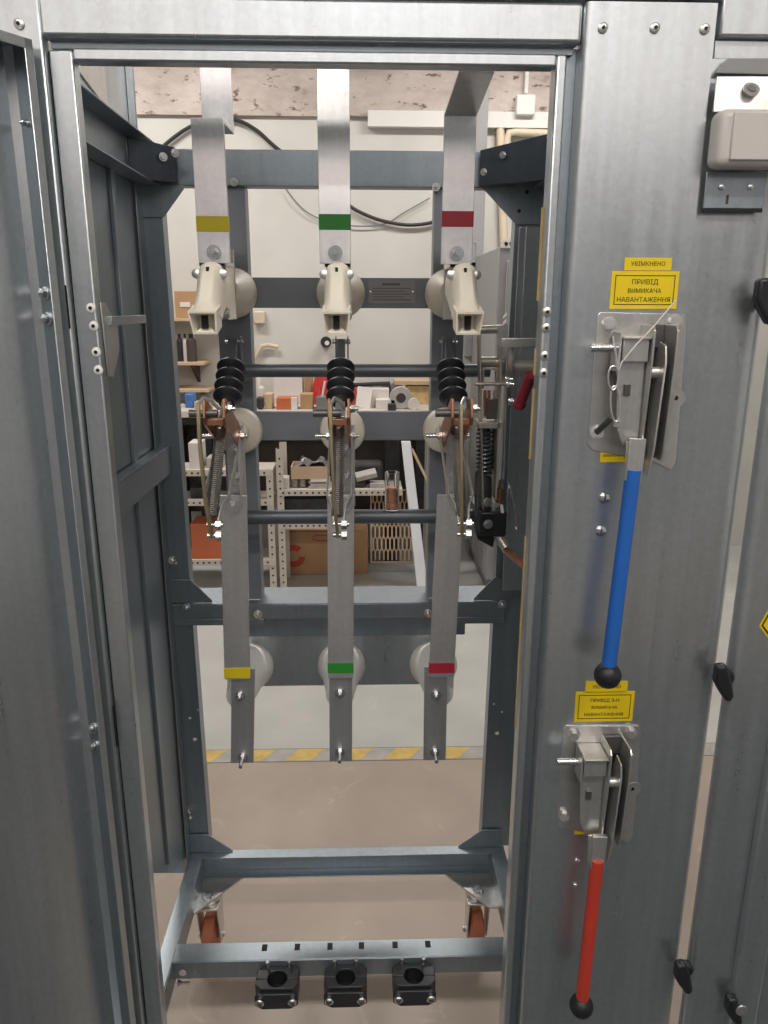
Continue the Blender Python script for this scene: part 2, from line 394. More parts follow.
# ================================================================== CABINET
cab = thing('switchgear_cabinet', 'tall galvanised steel switchgear cabinet with its door swung open and no back', 'switchgear cabinet', (0, 1.47, 0))
YF = 1.21; ZT = 2.097; YR = 1.73
def P(mb, name, m='zinc', par=None, bevel=.0012): return mb.build(name, m, par or cab, bevel)
P(MB().box(-.53, -.4445, YF, 1.235, .10, ZT), 'door_jamb', bevel=.004)
P(MB().box(-.4425, -.409, 1.222, 1.25, .12, 2.032), 'jamb_strip', bevel=.003)
P(MB().box(-.4445, -.4425, 1.226, 1.24, .10, 2.03), 'jamb_seam', 'void', bevel=0)
P(MB().box(-.53, -.47, 1.235, 1.26, .10, ZT), 'jamb_return', 'zinc_int')
P(MB().box(-.447, .3175, YF, 1.24, 2.045, ZT), 'header', bevel=.005)
P(MB().box(-.409, .286, 1.222, 1.25, 2.018, 2.035), 'header_strip', bevel=.003)
P(MB().box(-.44, .31, 1.228, 1.245, 2.035, 2.045), 'header_groove', 'zinc_int', bevel=0)
P(MB().box(.286, .302, 1.222, 1.26, .10, 2.035), 'jamb_strip', bevel=.004)
P(MB().box(.302, .318, 1.236, 1.25, .10, 2.045), 'jamb_groove', 'zinc_int', bevel=0)
pts = [(.5085, 1.207)] + [(.3185+.011-.011*math.sin(math.pi/2*k/8), 1.207+.011-.011*math.cos(math.pi/2*k/8)) for k in range(9)] + [(.3185, 1.245), (.5085, 1.245)]
P(MB().prism([(a, b, .08) for a, b in pts], (0, 0, ZT-.08)), 'mechanism_panel', bevel=0)
P(MB().box(-.60, .514, 1.205, 1.30, 2.100, 2.13), 'roof_edge', 'zinc')
P(MB().box(.503, .5128, 1.246, 1.34, .08, ZT), 'gap_blocker', 'void', bevel=0)  # added black strip blocking the gap so the seam beside the panel stays dark
for px, py in ((603, 28), (655, 28), (705, 29)):
    c = at(px, py, 1.206); o = P(MB().lathe([(.007, 0), (.007, .0015), (.0045, .003), (0, .0032)], c, (0, -1, 0)), 'rivet', 'zinc_plate', bevel=0)
    P(MB().cyl(c+V((0, -.002, 0)), c+V((0, -.0042, 0)), .0026), 'rivet_hole', 'void', o, 0)
c = at(19, 24, 1.209); o = P(MB().lathe([(.007, 0), (.007, .0015), (.0045, .003), (0, .0032)], c, (0, -1, 0)), 'rivet', 'zinc_plate', bevel=0)
P(MB().cyl(c+V((0, -.002, 0)), c+V((0, -.0042, 0)), .0026), 'rivet_hole', 'void', o, 0)
for px, py in ((91, 308), (94, 326), (96.5, 352), (98.5, 370), (547, 312), (546, 328), (544.5, 356), (543.5, 373)):
    c = at(px, py, 1.2215)
    o = P(MB().lathe([(.0075, 0), (.007, .002), (.004, .0035), (0, .004)], c, (0, -1, 0)), 'rivet', 'white_res' if px < 200 else 'zinc_plate', bevel=0)
    P(MB().cyl(c+V((0, -.002, 0)), c+V((0, -.0045, 0)), .0028), 'rivet_hole', 'void', o, 0)
for (px, py, h) in ((67.5, 307, .032), (115, 727, .04)):
    c = at(px, py, 1.2095); P(MB().box(c.x-.0012, c.x+.0012, 1.2088, 1.212, c.z-h, c.z+h), 'slot', 'void', bevel=0)
# door: a folded pan, hinged on the jamb, swung out towards the viewer
d = V((-.56, -.828, 0)).normalized(); n = V((.828, -.56, 0)).normalized(); P0 = V((-.451, 1.188, 0))
ZD0, ZD1 = .12, 2.034
def dp(t, q, z): return P0 + d*t + n*q + V((0, 0, z))
def dbox(t0, t1, q0, q1, z0, z1): return MB().prism([dp(t0, q0, z0), dp(t1, q0, z0), dp(t1, q1, z0), dp(t0, q1, z0)], (0, 0, z1-z0))
door = P(dbox(.0, .70, -.056, -.054, ZD0, ZD1), 'door', 'zinc', bevel=0)
P(dbox(.0, .002, -.054, 0, ZD0, ZD1), 'door_return', 'zinc_int', door)
P(dbox(.0, .013, -.001, .001, ZD0, ZD1), 'door_lip', 'zinc', door)
P(dbox(.0, .70, -.054, 0, ZD1-.002, ZD1), 'door_top_return', 'zinc_int', door)
P(dbox(.0, .70, -.001, .001, ZD1-.014, ZD1), 'door_lip', 'zinc', door)
P(dbox(.0, .70, -.054, 0, ZD0, ZD0+.002), 'door_bottom_return', 'zinc_int', door)
P(dbox(.698, .70, -.054, 0, ZD0, ZD1), 'door_return', 'zinc_int', door)
for px, py in ((19, 118), (38, 293), (42, 319), (94, 738), (95, 756)):
    big = py > 200
    q = at(px, py, 1.17); c = dp(.002, -.028, 0); c.z = q.z
    r = .0075 if big else .004
    P(MB().lathe([(r*1.3, 0), (r*1.3, .002), (r, .003), (r*.9, .009), (r*.3, .012), (0, .012)], c, d), 'door_bolt', 'steel', door, 0)

# left and right sheet walls
pa, pb_ = atx(153, 873, -.47), atx(188, 873, -.47)
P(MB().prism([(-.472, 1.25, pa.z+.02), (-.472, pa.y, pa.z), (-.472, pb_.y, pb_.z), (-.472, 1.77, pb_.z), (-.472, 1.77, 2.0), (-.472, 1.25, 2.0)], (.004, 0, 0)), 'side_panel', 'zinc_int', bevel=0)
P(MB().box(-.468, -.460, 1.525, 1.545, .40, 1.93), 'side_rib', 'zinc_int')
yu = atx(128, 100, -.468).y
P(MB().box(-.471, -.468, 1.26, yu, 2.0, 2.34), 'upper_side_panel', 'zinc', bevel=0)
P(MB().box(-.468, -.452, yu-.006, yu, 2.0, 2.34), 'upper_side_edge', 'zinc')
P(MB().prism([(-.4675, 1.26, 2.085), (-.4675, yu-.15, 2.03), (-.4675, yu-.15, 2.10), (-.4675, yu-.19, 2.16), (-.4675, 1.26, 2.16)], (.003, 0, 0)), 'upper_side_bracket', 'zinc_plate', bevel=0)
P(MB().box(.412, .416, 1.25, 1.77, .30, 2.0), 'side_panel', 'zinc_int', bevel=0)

# frame rails
def chan(x0, x1, y0, y1, z0, z1, web):      # lying C: web on x0 or x1 side, both flanges
    m = MB(); xw = x0 if web < 0 else x1
    m.box(xw-.0015, xw+.0015, y0, y1, z0, z1); return m
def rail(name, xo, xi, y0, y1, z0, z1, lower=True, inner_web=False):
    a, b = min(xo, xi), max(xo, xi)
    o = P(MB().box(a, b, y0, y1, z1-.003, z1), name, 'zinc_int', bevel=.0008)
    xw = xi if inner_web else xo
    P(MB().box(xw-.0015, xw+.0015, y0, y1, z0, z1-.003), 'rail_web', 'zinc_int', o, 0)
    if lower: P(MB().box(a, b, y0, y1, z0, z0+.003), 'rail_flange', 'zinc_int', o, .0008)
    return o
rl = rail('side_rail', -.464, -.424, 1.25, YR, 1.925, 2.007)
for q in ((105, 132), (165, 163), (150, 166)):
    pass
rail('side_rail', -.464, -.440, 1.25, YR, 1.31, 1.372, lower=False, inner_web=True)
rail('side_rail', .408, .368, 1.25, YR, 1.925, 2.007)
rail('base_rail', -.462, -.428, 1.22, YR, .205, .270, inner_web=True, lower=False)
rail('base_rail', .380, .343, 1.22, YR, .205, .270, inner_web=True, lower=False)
# rear posts, slightly tapering inwards to the foot as built
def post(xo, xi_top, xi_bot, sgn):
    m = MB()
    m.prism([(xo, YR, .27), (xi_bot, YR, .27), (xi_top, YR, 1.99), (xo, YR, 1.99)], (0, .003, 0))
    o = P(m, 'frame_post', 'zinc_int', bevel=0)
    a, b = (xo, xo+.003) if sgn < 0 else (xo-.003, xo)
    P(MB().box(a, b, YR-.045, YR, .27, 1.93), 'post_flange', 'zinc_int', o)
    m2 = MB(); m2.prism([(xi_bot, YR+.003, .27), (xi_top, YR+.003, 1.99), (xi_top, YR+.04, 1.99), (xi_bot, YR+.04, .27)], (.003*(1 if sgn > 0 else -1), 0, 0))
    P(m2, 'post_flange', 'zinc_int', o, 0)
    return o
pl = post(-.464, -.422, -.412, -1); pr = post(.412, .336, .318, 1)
for px, py in ((172, 560), (187, 812)):
    P(MB().hexbolt(at(px, py, YR-.001), (.6, -1, 0), .007, .006, stud=.02), 'frame_bolt', 'steel', pl, 0)
for px, py, r in ((190, 718, .0035), (198, 710, .0022), (195, 739, .005)):
    P(MB().cyl(at(px, py, YR-.0005), at(px, py, YR-.0015), r), 'drilled_hole', 'plastic', pl, 0)
for px, py, r in ((494, 704, .0022), (502, 712, .0022), (497, 733, .005)):
    P(MB().cyl(at(px, py, YR-.0005), at(px, py, YR-.0015), r), 'drilled_hole', 'plastic', pr, 0)
# upper rear beam, corner plates, gussets
ub = P(MB().box(-.422, .338, YR+.004, YR+.044, 1.926, 1.998), 'top_beam', 'zinc_int', bevel=.002)
for px, py in ((234, 182), (436, 187)):
    P(MB().hexbolt(at(px, py, YR+.003), (0, -1, 0), .006, .006, stud=.012), 'frame_bolt', 'steel', ub, 0)
cpl = P(MB().prism([(-.462, 1.65, 2.004), (-.386, 1.722, 1.998), (-.386, 1.722, 1.930), (-.462, 1.65, 1.926)], (.003, -.003, 0)), 'corner_plate', 'zinc_dark')
for px, py in ((175, 153), (152, 166), (163, 157)):
    P(MB().hexbolt(at(px, py, 1.69), (.6, -1, 0), .006, .005), 'frame_bolt', 'steel', cpl, 0)
cpr = P(MB().prism([(.398, 1.61, 2.014), (.255, 1.724, 1.998), (.255, 1.724, 1.928), (.398, 1.61, 1.926)], (-.003, -.003, 0)), 'corner_plate', 'zinc_dark')
for px, py in ((484, 172), (503, 155), (520, 158), (536, 152)):
    P(MB().hexbolt(at(px, py, 1.68), (-.6, -1, 0), .005, .005), 'frame_bolt', 'steel', cpr, 0)
P(MB().prism([(-.462, YR-.004, 1.926), (-.372, YR-.004, 1.926), (-.372, YR-.004, 1.918), (-.418, YR-.004, 1.862), (-.462, YR-.004, 1.862)], (0, .003, 0)), 'gusset_plate', 'zinc_int')
gl = P(MB().prism([(.412, YR-.004, 1.926), (.255, YR-.004, 1.926), (.268, YR-.004, 1.918), (.336, YR-.004, 1.852), (.412, YR-.004, 1.852)], (0, .003, 0)), 'gusset_plate', 'zinc_int')
for px, py in ((519, 211), (527, 192)): P(MB().cyl(at(px, py, YR-.0045), at(px, py, YR-.0055), .004), 'drilled_hole', 'void', gl, 0)
# middle rear beam: top shelf, front face, recessed second channel
mb_ = P(MB().box(-.462, .350, YR-.012, YR+.10, .981, .984), 'middle_beam', 'zinc_int')
P(MB().box(-.462, .350, YR-.012, YR-.009, .944, .981), 'beam_face', 'zinc_int', mb_)
P(MB().box(-.462, -.24, YR-.012, YR+.02, .928, .944), 'beam_lip', 'zinc_int', mb_)
P(MB().box(.20, .350, YR-.012, YR+.02, .926, .944), 'beam_lip', 'zinc_int', mb_)
P(MB().box(-.30, .26, YR+.03, YR+.034, .878, .944), 'beam_channel', 'zinc_int', mb_)
P(MB().box(-.30, .26, YR-.005, YR+.03, .940, .944), 'beam_channel', 'zinc_int', mb_)
P(MB().box(-.285, .215, YR+.045, YR+.05, .732, .884), 'mounting_plate', 'zinc', mb_)
for px, py in ((258, 614), (428, 613), (187, 607), (502, 604)):
    P(MB().hexbolt(at(px, py, YR-.013), (0, -1, 0), .0075, .006, stud=.012), 'frame_bolt', 'steel', mb_, 0)
for x, s in ((-.412, 1), (.322, -1)):
    P(MB().prism([(x-.05*s, YR-.006, .985), (x+.048*s, YR-.006, .985), (x+.048*s, YR-.006, .99), (x, YR-.006, 1.045), (x-.05*s, YR-.006, 1.045)], (0, .003, 0)), 'gusset_plate', 'zinc_int')
    xb = x if s > 0 else .318
    P(MB().prism([(xb-.05*s, YR-.006, .271), (xb+.062*s, YR-.006, .271), (xb+.062*s, YR-.006, .274), (xb, YR-.006, .325), (xb-.05*s, YR-.006, .325)], (0, .003, 0)), 'gusset_plate', 'zinc_int')
P(MB().box(.338, .41, 1.70, 1.703, 1.02, 1.845), 'partition_sheet', 'zinc')
P(MB().box(.352, .354, 1.694, 1.70, 1.45, 1.845), 'partition_fold', 'zinc_plate')
# rear base beam and the front base rail with slots
bb = P(MB().box(-.43, .345, YR-.03, YR+.003, .267, .270), 'base_beam', 'zinc_int')
P(MB().box(-.43, .345, YR, YR+.003, .205, .267), 'beam_web', 'zinc_int', bb)
P(MB().box(-.43, .345, YR-.03, YR, .205, .208), 'beam_flange', 'zinc_int', bb)
fr = P(MB().box(-.428, .345, 1.374, 1.424, .267, .270), 'clamp_rail', 'zinc_int')
P(MB().box(-.428, .345, 1.371, 1.374, .225, .270), 'rail_face', 'zinc_int', fr)
P(MB().box(-.428, .345, 1.421, 1.424, .20, .267), 'rail_web', 'zinc_int', fr)
for px in (265, 297.5, 330, 361.5, 395, 428):
    c = atz(px, 945, .2705); o = P(MB().box(c.x-.006, c.x+.006, 1.398, 1.416, .2702, .2708), 'slot', 'void', fr, 0)
for px in (195, 582/.0 if False else 495):
    c = atz(px, 972, .245)
for x in (-.405, .318):
    P(MB().cyl((x, 1.3705, .243), (x, 1.3695, .243), .008), 'drilled_hole', 'plastic', fr, 0)
P(MB().hexbolt(atx(178, 983, -.4255), (1, 0, 0), .006, .005, stud=.02), 'frame_bolt', 'steel', fr, 0)
# casters under the rear corners
def caster(x, s, yaw):
    y = 1.66
    pl_ = P(MB().prism([(x-.045*s, YR-.02, .204), (x+.085*s, YR-.02, .204), (x-.02*s, 1.585, .204), (x-.045*s, 1.585, .204)], (0, 0, -.006)), 'caster_plate', 'zinc_plate')
    ca = P(MB().cyl((x, y, .198), (x, y, .185), .032).prism([(x-.03, y-.045, .185), (x+.03, y-.045, .185), (x+.03, y+.03, .185), (x-.03, y+.03, .185)], (0, 0, -.006)), 'caster', 'zinc_plate')
    for q in (-.026, .026):
        P(MB().prism([(x+q, y-.045, .185), (x+q, y+.03, .185), (x+q, y+.02, .06), (x+q, y-.005, .05), (x+q, y-.02, .06)], (.003, 0, 0)), 'fork', 'zinc_plate', ca)
    P(MB().lathe([(.052, -.018), (.063, -.013), (.063, .013), (.052, .018)], (x, y, .064), (1, 0, 0), 28), 'wheel', WHEEL, ca)
    P(MB().cyl((x-.034, y, .064), (x+.034, y, .064), .007, n=6), 'axle_bolt', 'steel', ca, 0)
    P(MB().hexbolt((x, 1.64, .2045), (0, 0, 1), .01, .008), 'frame_bolt', 'steel', pl_, 0)
WHEEL = mat('orange brown wheel rubber', (.42, .13, .06), 0, .5, .1)
caster(-.405, 1, 0); caster(.300, -1, 0)
# latch keeper behind the left jamb and stay behind the right jamb
lk = P(MB().prism([atx(px, py, -.4085) for px, py in ((99, 302), (104, 303), (116, 326), (118, 350), (112, 377), (107, 376))], (.003, 0, 0)), 'latch_bracket', 'zinc_plate')
P(MB().bar((-.404, 1.26, 1.657), (-.404, 1.46, 1.657), .011, .015), 'latch_bar', 'zinc', lk)
P(MB().prism([(.262, 1.43, 1.624), (.40, 1.43, 1.626), (.40, 1.43, 1.611), (.262, 1.43, 1.607)], (0, .02, 0)), 'stay_bracket', 'zinc_plate')
for za, zb, x in ((1.69, 1.83, .279), (1.572, 1.615, .280), (at(530, 459, 1.25).z, 1.55, .2803), (at(515, 728, 1.25).z, at(524, 537, 1.25).z, .2805)):
    P(MB().box(x+.0035, .2868, 1.2505, 1.2535, za, zb), 'gasket', 'gasket', bevel=0)
# small screws on the mechanism panel
for px, py, r in ((604, 498, .009), (600.5, 531, .009), (577, 861, .006), (575, 885, .005)):
    c = at(px, py, 1.2065); P(MB().lathe([(r, 0), (r, .002), (r*.6, .004), (0, .005)], c, (0, -1, 0)), 'panel_screw', 'steel', bevel=0)
# ================================================================== SWITCH FRAME
PX = (-.276, -.043, .192)          # the three phases
COLN = ('yellow', 'green', 'red')
sw = thing('switch_frame', 'dark grey painted switch frame of two posts and two beams bolted inside the cabinet', 'switch frame', (-.04, 1.76, .98))
for a, b in ((-.318, -.246), (.160, .232)):
    p = MB().box(a, b, 1.742, 1.746, .986, 1.926).build('post', 'paint', sw, .001)
    MB().box(a, a+.004, 1.746, 1.79, .986, 1.926).build('post_flange', 'paint', p)
    MB().box(b-.004, b, 1.746, 1.79, .986, 1.926).build('post_flange', 'paint', p)
ub_ = MB().box(-.318, .232, 1.722, 1.742, 1.677, 1.741).build('beam', 'paint', sw, .002)
lb_ = MB().box(-.318, .232, 1.722, 1.742, 1.383, 1.449).build('beam', 'paint', sw, .002)
a, b = at(368, 280, 1.7215), at(415, 304, 1.7215)
rp = MB().box(a.x, b.x, 1.7203, 1.722, b.z, a.z).build('rating_plate', mat('etched rating plate', (.27, .245, .25), .5, .45, .05), sw, .0005)
INKP = mat('rating plate print', (.10, .09, .10), .2, .5, .05)
w0 = b.x-a.x; h0 = a.z-b.z
m = MB()
m.box(a.x+w0*.30, a.x+w0*.68, 1.7198, 1.7203, a.z-h0*.22, a.z-h0*.13)
for k in range(5): m.box(a.x+w0*.10, a.x+w0*(.9-.12*(k % 2)), 1.7198, 1.7203, a.z-h0*(.36+.12*k), a.z-h0*(.345+.12*k)+.0008)
m.build('print', INKP, rp)
for q in (.05, .95): MB().lathe([(.003, 0), (.002, .0015), (0, .002)], (a.x+w0*q, 1.7203, a.z-h0*.5), (0, -1, 0), 12).build('rivet', 'steel', rp)
# ------------------------------------------------------------------ shafts with crank levers
us = thing('drive_shaft', 'dark upper drive shaft running behind the three ribbed pull rods', 'shaft', (-.04, 1.69, 1.545))
MB().cyl((-.30, 1.69, 1.544), (.285, 1.69, 1.544), .0145, n=24).build('shaft', 'shaft', us)
for x in PX:
    for q in (-.013, .013):
        MB().prism([(x+q, 1.705, 1.53), (x+q, 1.68, 1.53), (x+q, 1.688, 1.612), (x+q, 1.70, 1.618), (x+q, 1.712, 1.612)], (.003, 0, 0)).build('crank_lever', 'shaft', us, .0006)
ls = thing('drive_shaft', 'thicker dark lower shaft crossing behind the three lower copper contacts', 'shaft', (-.04, 1.66, 1.2))
MB().cyl((-.285, 1.66, 1.218), (.255, 1.66, 1.218), .0165, n=24).build('shaft', 'shaft', ls)
for x in (-.29, .262):
    MB().box(x-.006, x+.006, 1.645, 1.745, 1.19, 1.245).build('bearing_plate', 'paint', ls, .001)
# ------------------------------------------------------------------ support insulators
def insul(x, z, lab, kind):
    if kind == 'up':
        th = thing('support_insulator', lab, 'insulator', (x, 1.722, z), 'cream insulators on the upper beam')
        MB().lathe([(.050, 0), (.0525, .012), (.052, .03), (.046, .055), (.043, .075), (.036, .10), (.030, .118)], (x, 1.722, z), (0, -1, 0), 40).build('body', 'cream2', th)
        MB().lathe([(.022, 0), (.022, .006), (.012, .006), (.012, .012)], (x, 1.604, z), (0, -1, 0), 20).build('cap', 'steel', th)
    elif kind == 'low':
        th = thing('support_insulator', lab, 'insulator', (x, 1.722, z), 'cream insulators on the lower beam')
        MB().lathe([(.046, 0), (.0515, .004), (.052, .016), (.048, .024), (.026, .034), (.022, .05), (.022, .10), (.027, .112), (.027, .125)], (x, 1.722, z), (0, -1, 0), 40).build('body', 'cream2', th)
        MB().cyl((x, 1.597, z), (x, 1.590, z), .014, n=20).build('cap', 'steel', th)
    else:
        th = thing('support_insulator', lab, 'insulator', (x, 1.775, z), 'white insulators on the low mounting plate')
        MB().lathe([(.052, 0), (.060, .012), (.060, .03), (.052, .05), (.044, .09), (.036, .15), (.033, .175)], (x, 1.775, z), (0, -1, 0), 40).build('body', 'white_res', th)
        MB().cyl((x, 1.60, z), (x, 1.594, z), .014, n=20).build('cap', 'steel', th)
for x, c in zip(PX, COLN):
    insul(x, 1.708, f'round cream insulator on the upper beam behind the arc chute under the {c} band', 'up')
    insul(x, 1.408, f'round cream insulator on the lower beam behind the {c} phase copper contact', 'low')
for x, c in zip((-.286, -.053, .181), COLN):
    insul(x, .800, f'white cone insulator behind the low end of the {c} banded busbar', 'bot')
# ------------------------------------------------------------------ upper busbars
BW = .0575
def bolt_part(par, p, d=(0, -1, 0), r=.0085, stud=.012, washer=True):
    d = V(d).normalized(); o = MB().cyl(p, V(p)+d*.0025, r*1.55, n=22).build('bolt', 'steel', par)
    MB().cyl(V(p)+d*.0025, V(p)+d*.0105, r, n=6).build('nut', 'steel', o)
    if stud: MB().cyl(V(p)+d*.0105, V(p)+d*(.0105+stud), r*.6, n=14).build('stud', 'steel', o)
    return o
def upper_bar(i, lab):
    x = (-.2695, -.0465, .179)[i]; Yb = 1.475; c = COLN[i]
    zb = 1.757
    th = thing('busbar', lab, 'busbar', (x, Yb, zb), 'aluminium busbars at the top')
    if i == 0:   # steps back, then runs up
        pts = [(x, Yb, zb), (x, Yb, 2.001), (x+.004, Yb+.085, 2.001), (x+.006, Yb+.085, 2.36)]
    elif i == 1: # gentle joggle
        pts = [(x, Yb, zb), (x, Yb, 2.035), (x, Yb+.012, 2.075), (x, Yb+.012, 2.40)]
    else:        # slopes towards the door, then runs up
        pts = [(x, Yb, zb), (x, Yb, 2.008), (x+.010, Yb-.115, 2.046), (x+.012, Yb-.115, 2.36)]
    bar = MB().strip(pts, (BW, 0, 0), .008, (0, 1, 0)).build('bar', 'alu', th, .0006)
    yb = at((212, 337, 457)[i], (224, 222, 219)[i], Yb)
    MB().box(x-BW/2-.0006, x+BW/2+.0006, Yb-.0012, Yb+.0086, yb.z-.0135, yb.z+.0135).build('colour_band', c, th)
    bolt_part(th, (x, Yb-.001, 1.776), stud=.010)
    return th
upper_bar(0, 'aluminium busbar with a yellow band, stepping back at the top above the arc chute')
upper_bar(1, 'straight aluminium busbar with a green band above the middle arc chute')
upper_bar(2, 'aluminium busbar with a red band, sloping towards the door at the top')
# ------------------------------------------------------------------ arc chutes
def chute(x, lab):
    th = thing('arc_chute', lab, 'arc chute', (x, 1.45, 1.69), 'cream arc chutes')
    mb = MB(); w = .025
    # rounded nose shell: sections from cap down to the flared mouth, (y_front, y_back, z_front, z_back, half width)
    sec = [(1.452, 1.500, 1.752, 1.752, .015), (1.442, 1.535, 1.744, 1.750, .0215), (1.428, 1.56, 1.728, 1.732, .0245),
           (1.410, 1.555, 1.706, 1.704, .0245), (1.393, 1.50, 1.688, 1.685, .024), (1.380, 1.452, 1.675, 1.669, .0238), (1.368, 1.430, 1.668, 1.656, .0242)]
    rings = []
    for yf, yb, zf, zb, hw in sec:
        c = .35
        ring = [(-hw, yb, zb), (-hw, yf+(yb-yf)*c, zf), (-hw*.8, yf+(yb-yf)*.1, zf), (-hw*.45, yf, zf), (hw*.45, yf, zf), (hw*.8, yf+(yb-yf)*.1, zf), (hw, yf+(yb-yf)*c, zf), (hw, yb, zb)]
        rings.append([mb.bm.verts.new((x+a, b, z)) for a, b, z in ring])
    for q, p in zip(rings, rings[1:]):
        for k in range(8): mb.bm.faces.new((q[k], q[(k+1) % 8], p[(k+1) % 8], p[k]))
    mb.bm.faces.new(rings[0]); mb.bm.faces.new(rings[-1][::-1])
    body = mb.build('body', 'cream', th, .002)
    # mouth: open box facing forward and a little down
    m = MB(); hw = .0248; yt, yb, zt, zb = 1.366, 1.384, 1.671, 1.632; D = V((0, .05, .012)); hb = .0215
    o = [V((x-hw, yt, zt)), V((x+hw, yt, zt)), V((x+hb, yb, zb)), V((x-hb, yb, zb))]
    tk = .003
    inn = [o[0]+V((tk, 0, -tk)), o[1]+V((-tk, 0, -tk)), o[2]+V((-tk, 0, tk)), o[3]+V((tk, 0, tk))]
    back = [V((x-.012, yt+.03, zt-.006)), V((x+.012, yt+.03, zt-.006)), V((x+.012, yb+.022, zb+.010)), V((x-.012, yb+.022, zb+.010))]
    ob = [p+D for p in o]
    vs = lambda L: [m.bm.verts.new(p) for p in L]
    A, B, C, Dd = vs(o), vs(inn), vs(back), vs(ob)
    for k in range(4):
        j = (k+1) % 4
        m.bm.faces.new((A[k], A[j], B[j], B[k])); m.bm.faces.new((B[k], B[j], C[j], C[k])); m.bm.faces.new((A[j], A[k], Dd[k], Dd[j]))
    m.bm.faces.new(C); m.bm.faces.new(Dd)
    m.build('mouth', 'cream', body)
    MB().box(x-.006, x+.005, yt+.020, yt+.029, zb+.010, zt-.006).build('slit', 'void', body)
    MB().prism([(x-.016, yb+.004, zb+.004), (x+.016, yb+.004, zb+.004), (x, yb+.018, zb+.022)], (0, .006, .0)).build('wedge', 'cream', body)
    # cap with slot and two screws, rear mounting plate, lower lug
    cp = MB().lathe([(.022, 0), (.022, .008), (.018, .015), (.010, .019), (0, .020)], (x+.001, 1.468, 1.738), (0, -.25, 1), 24).build('cap', 'cream', th)
    MB().box(x-.003, x+.002, 1.4395, 1.446, 1.734, 1.749).build('slot', 'void', cp)
    for q in (-.024, .022):
        MB().lathe([(.0085, 0), (.0085, .006), (.004, .008), (0, .008)], (x+q, 1.462, 1.737), (.1 if q > 0 else -.1, -1, .1), 14).build('screw', 'zinc_plate', th)
    MB().box(x+.021, x+.024, 1.50, 1.60, 1.655, 1.755).build('side_plate', 'cream', th, .001)
    MB().box(x-.024, x+.024, 1.588, 1.596, 1.655, 1.79).build('rear_plate', 'zinc_plate', th, .001)
    MB().cyl((x+.012, 1.50, 1.668), (x+.026, 1.50, 1.668), .009, n=18).build('lug', 'zinc_plate', th)
    # conductor foot the busbar is bolted to
    MB().box(x-.024, x+.024, 1.484, 1.60, 1.752, 1.762).build('foot', 'alu', th, .001)
    MB().box(x-.024, x+.024, 1.484, 1.490, 1.752, 1.795).build('foot', 'alu', th, .001)
    return th
ch = chute(PX[0], 'cream arc chute below the yellow banded busbar')
again(ch, PX[1]-PX[0], 'cream arc chute below the green banded busbar'); again(ch, PX[2]-PX[0], 'cream arc chute below the red banded busbar')
# ------------------------------------------------------------------ ribbed pull rods
def rod(x, lab):
    th = thing('pull_rod', lab, 'insulating rod', (x, 1.62, 1.56), 'black ribbed pull rods')
    A, B = V((x, 1.696, 1.606)), V((x, 1.535, 1.462)); t = (B-A).normalized(); L = (B-A).length
    MB().bar(A, A+t*(L*.42), .018, .018, (0, 1, 0)).build('rod', 'shaft', th, .001)
    MB().cyl(A-V((.02, 0, 0)), A+V((.02, 0, 0)), .0055, n=14).build('pin', 'steel', th)
    prof = []; h = 0
    Ls = L*.50
    for k in range(4):
        b = Ls*k/4; prof += [(.016, b), (.0285, b+Ls*.03), (.030, b+Ls*.065), (.0285, b+Ls*.085), (.017, b+Ls*.15), (.016, b+Ls*.24)]
    prof += [(.016, Ls)]
    MB().lathe(prof, A+t*(L*.33), t, 32).build('ribbed_sleeve', 'rubber', th)
    MB().bar(A+t*(L*.80), A+t*(L*1.02), .020, .016, (0, 1, 0)).build('rod_end', 'zinc', th, .001)
    return th
rd = rod(PX[0], 'black ribbed pull rod between the yellow phase arc chute and its copper contact')
again(rd, PX[1]-PX[0], 'black ribbed pull rod between the green phase arc chute and its copper contact')
again(rd, PX[2]-PX[0], 'black ribbed pull rod between the red phase arc chute and its copper contact')
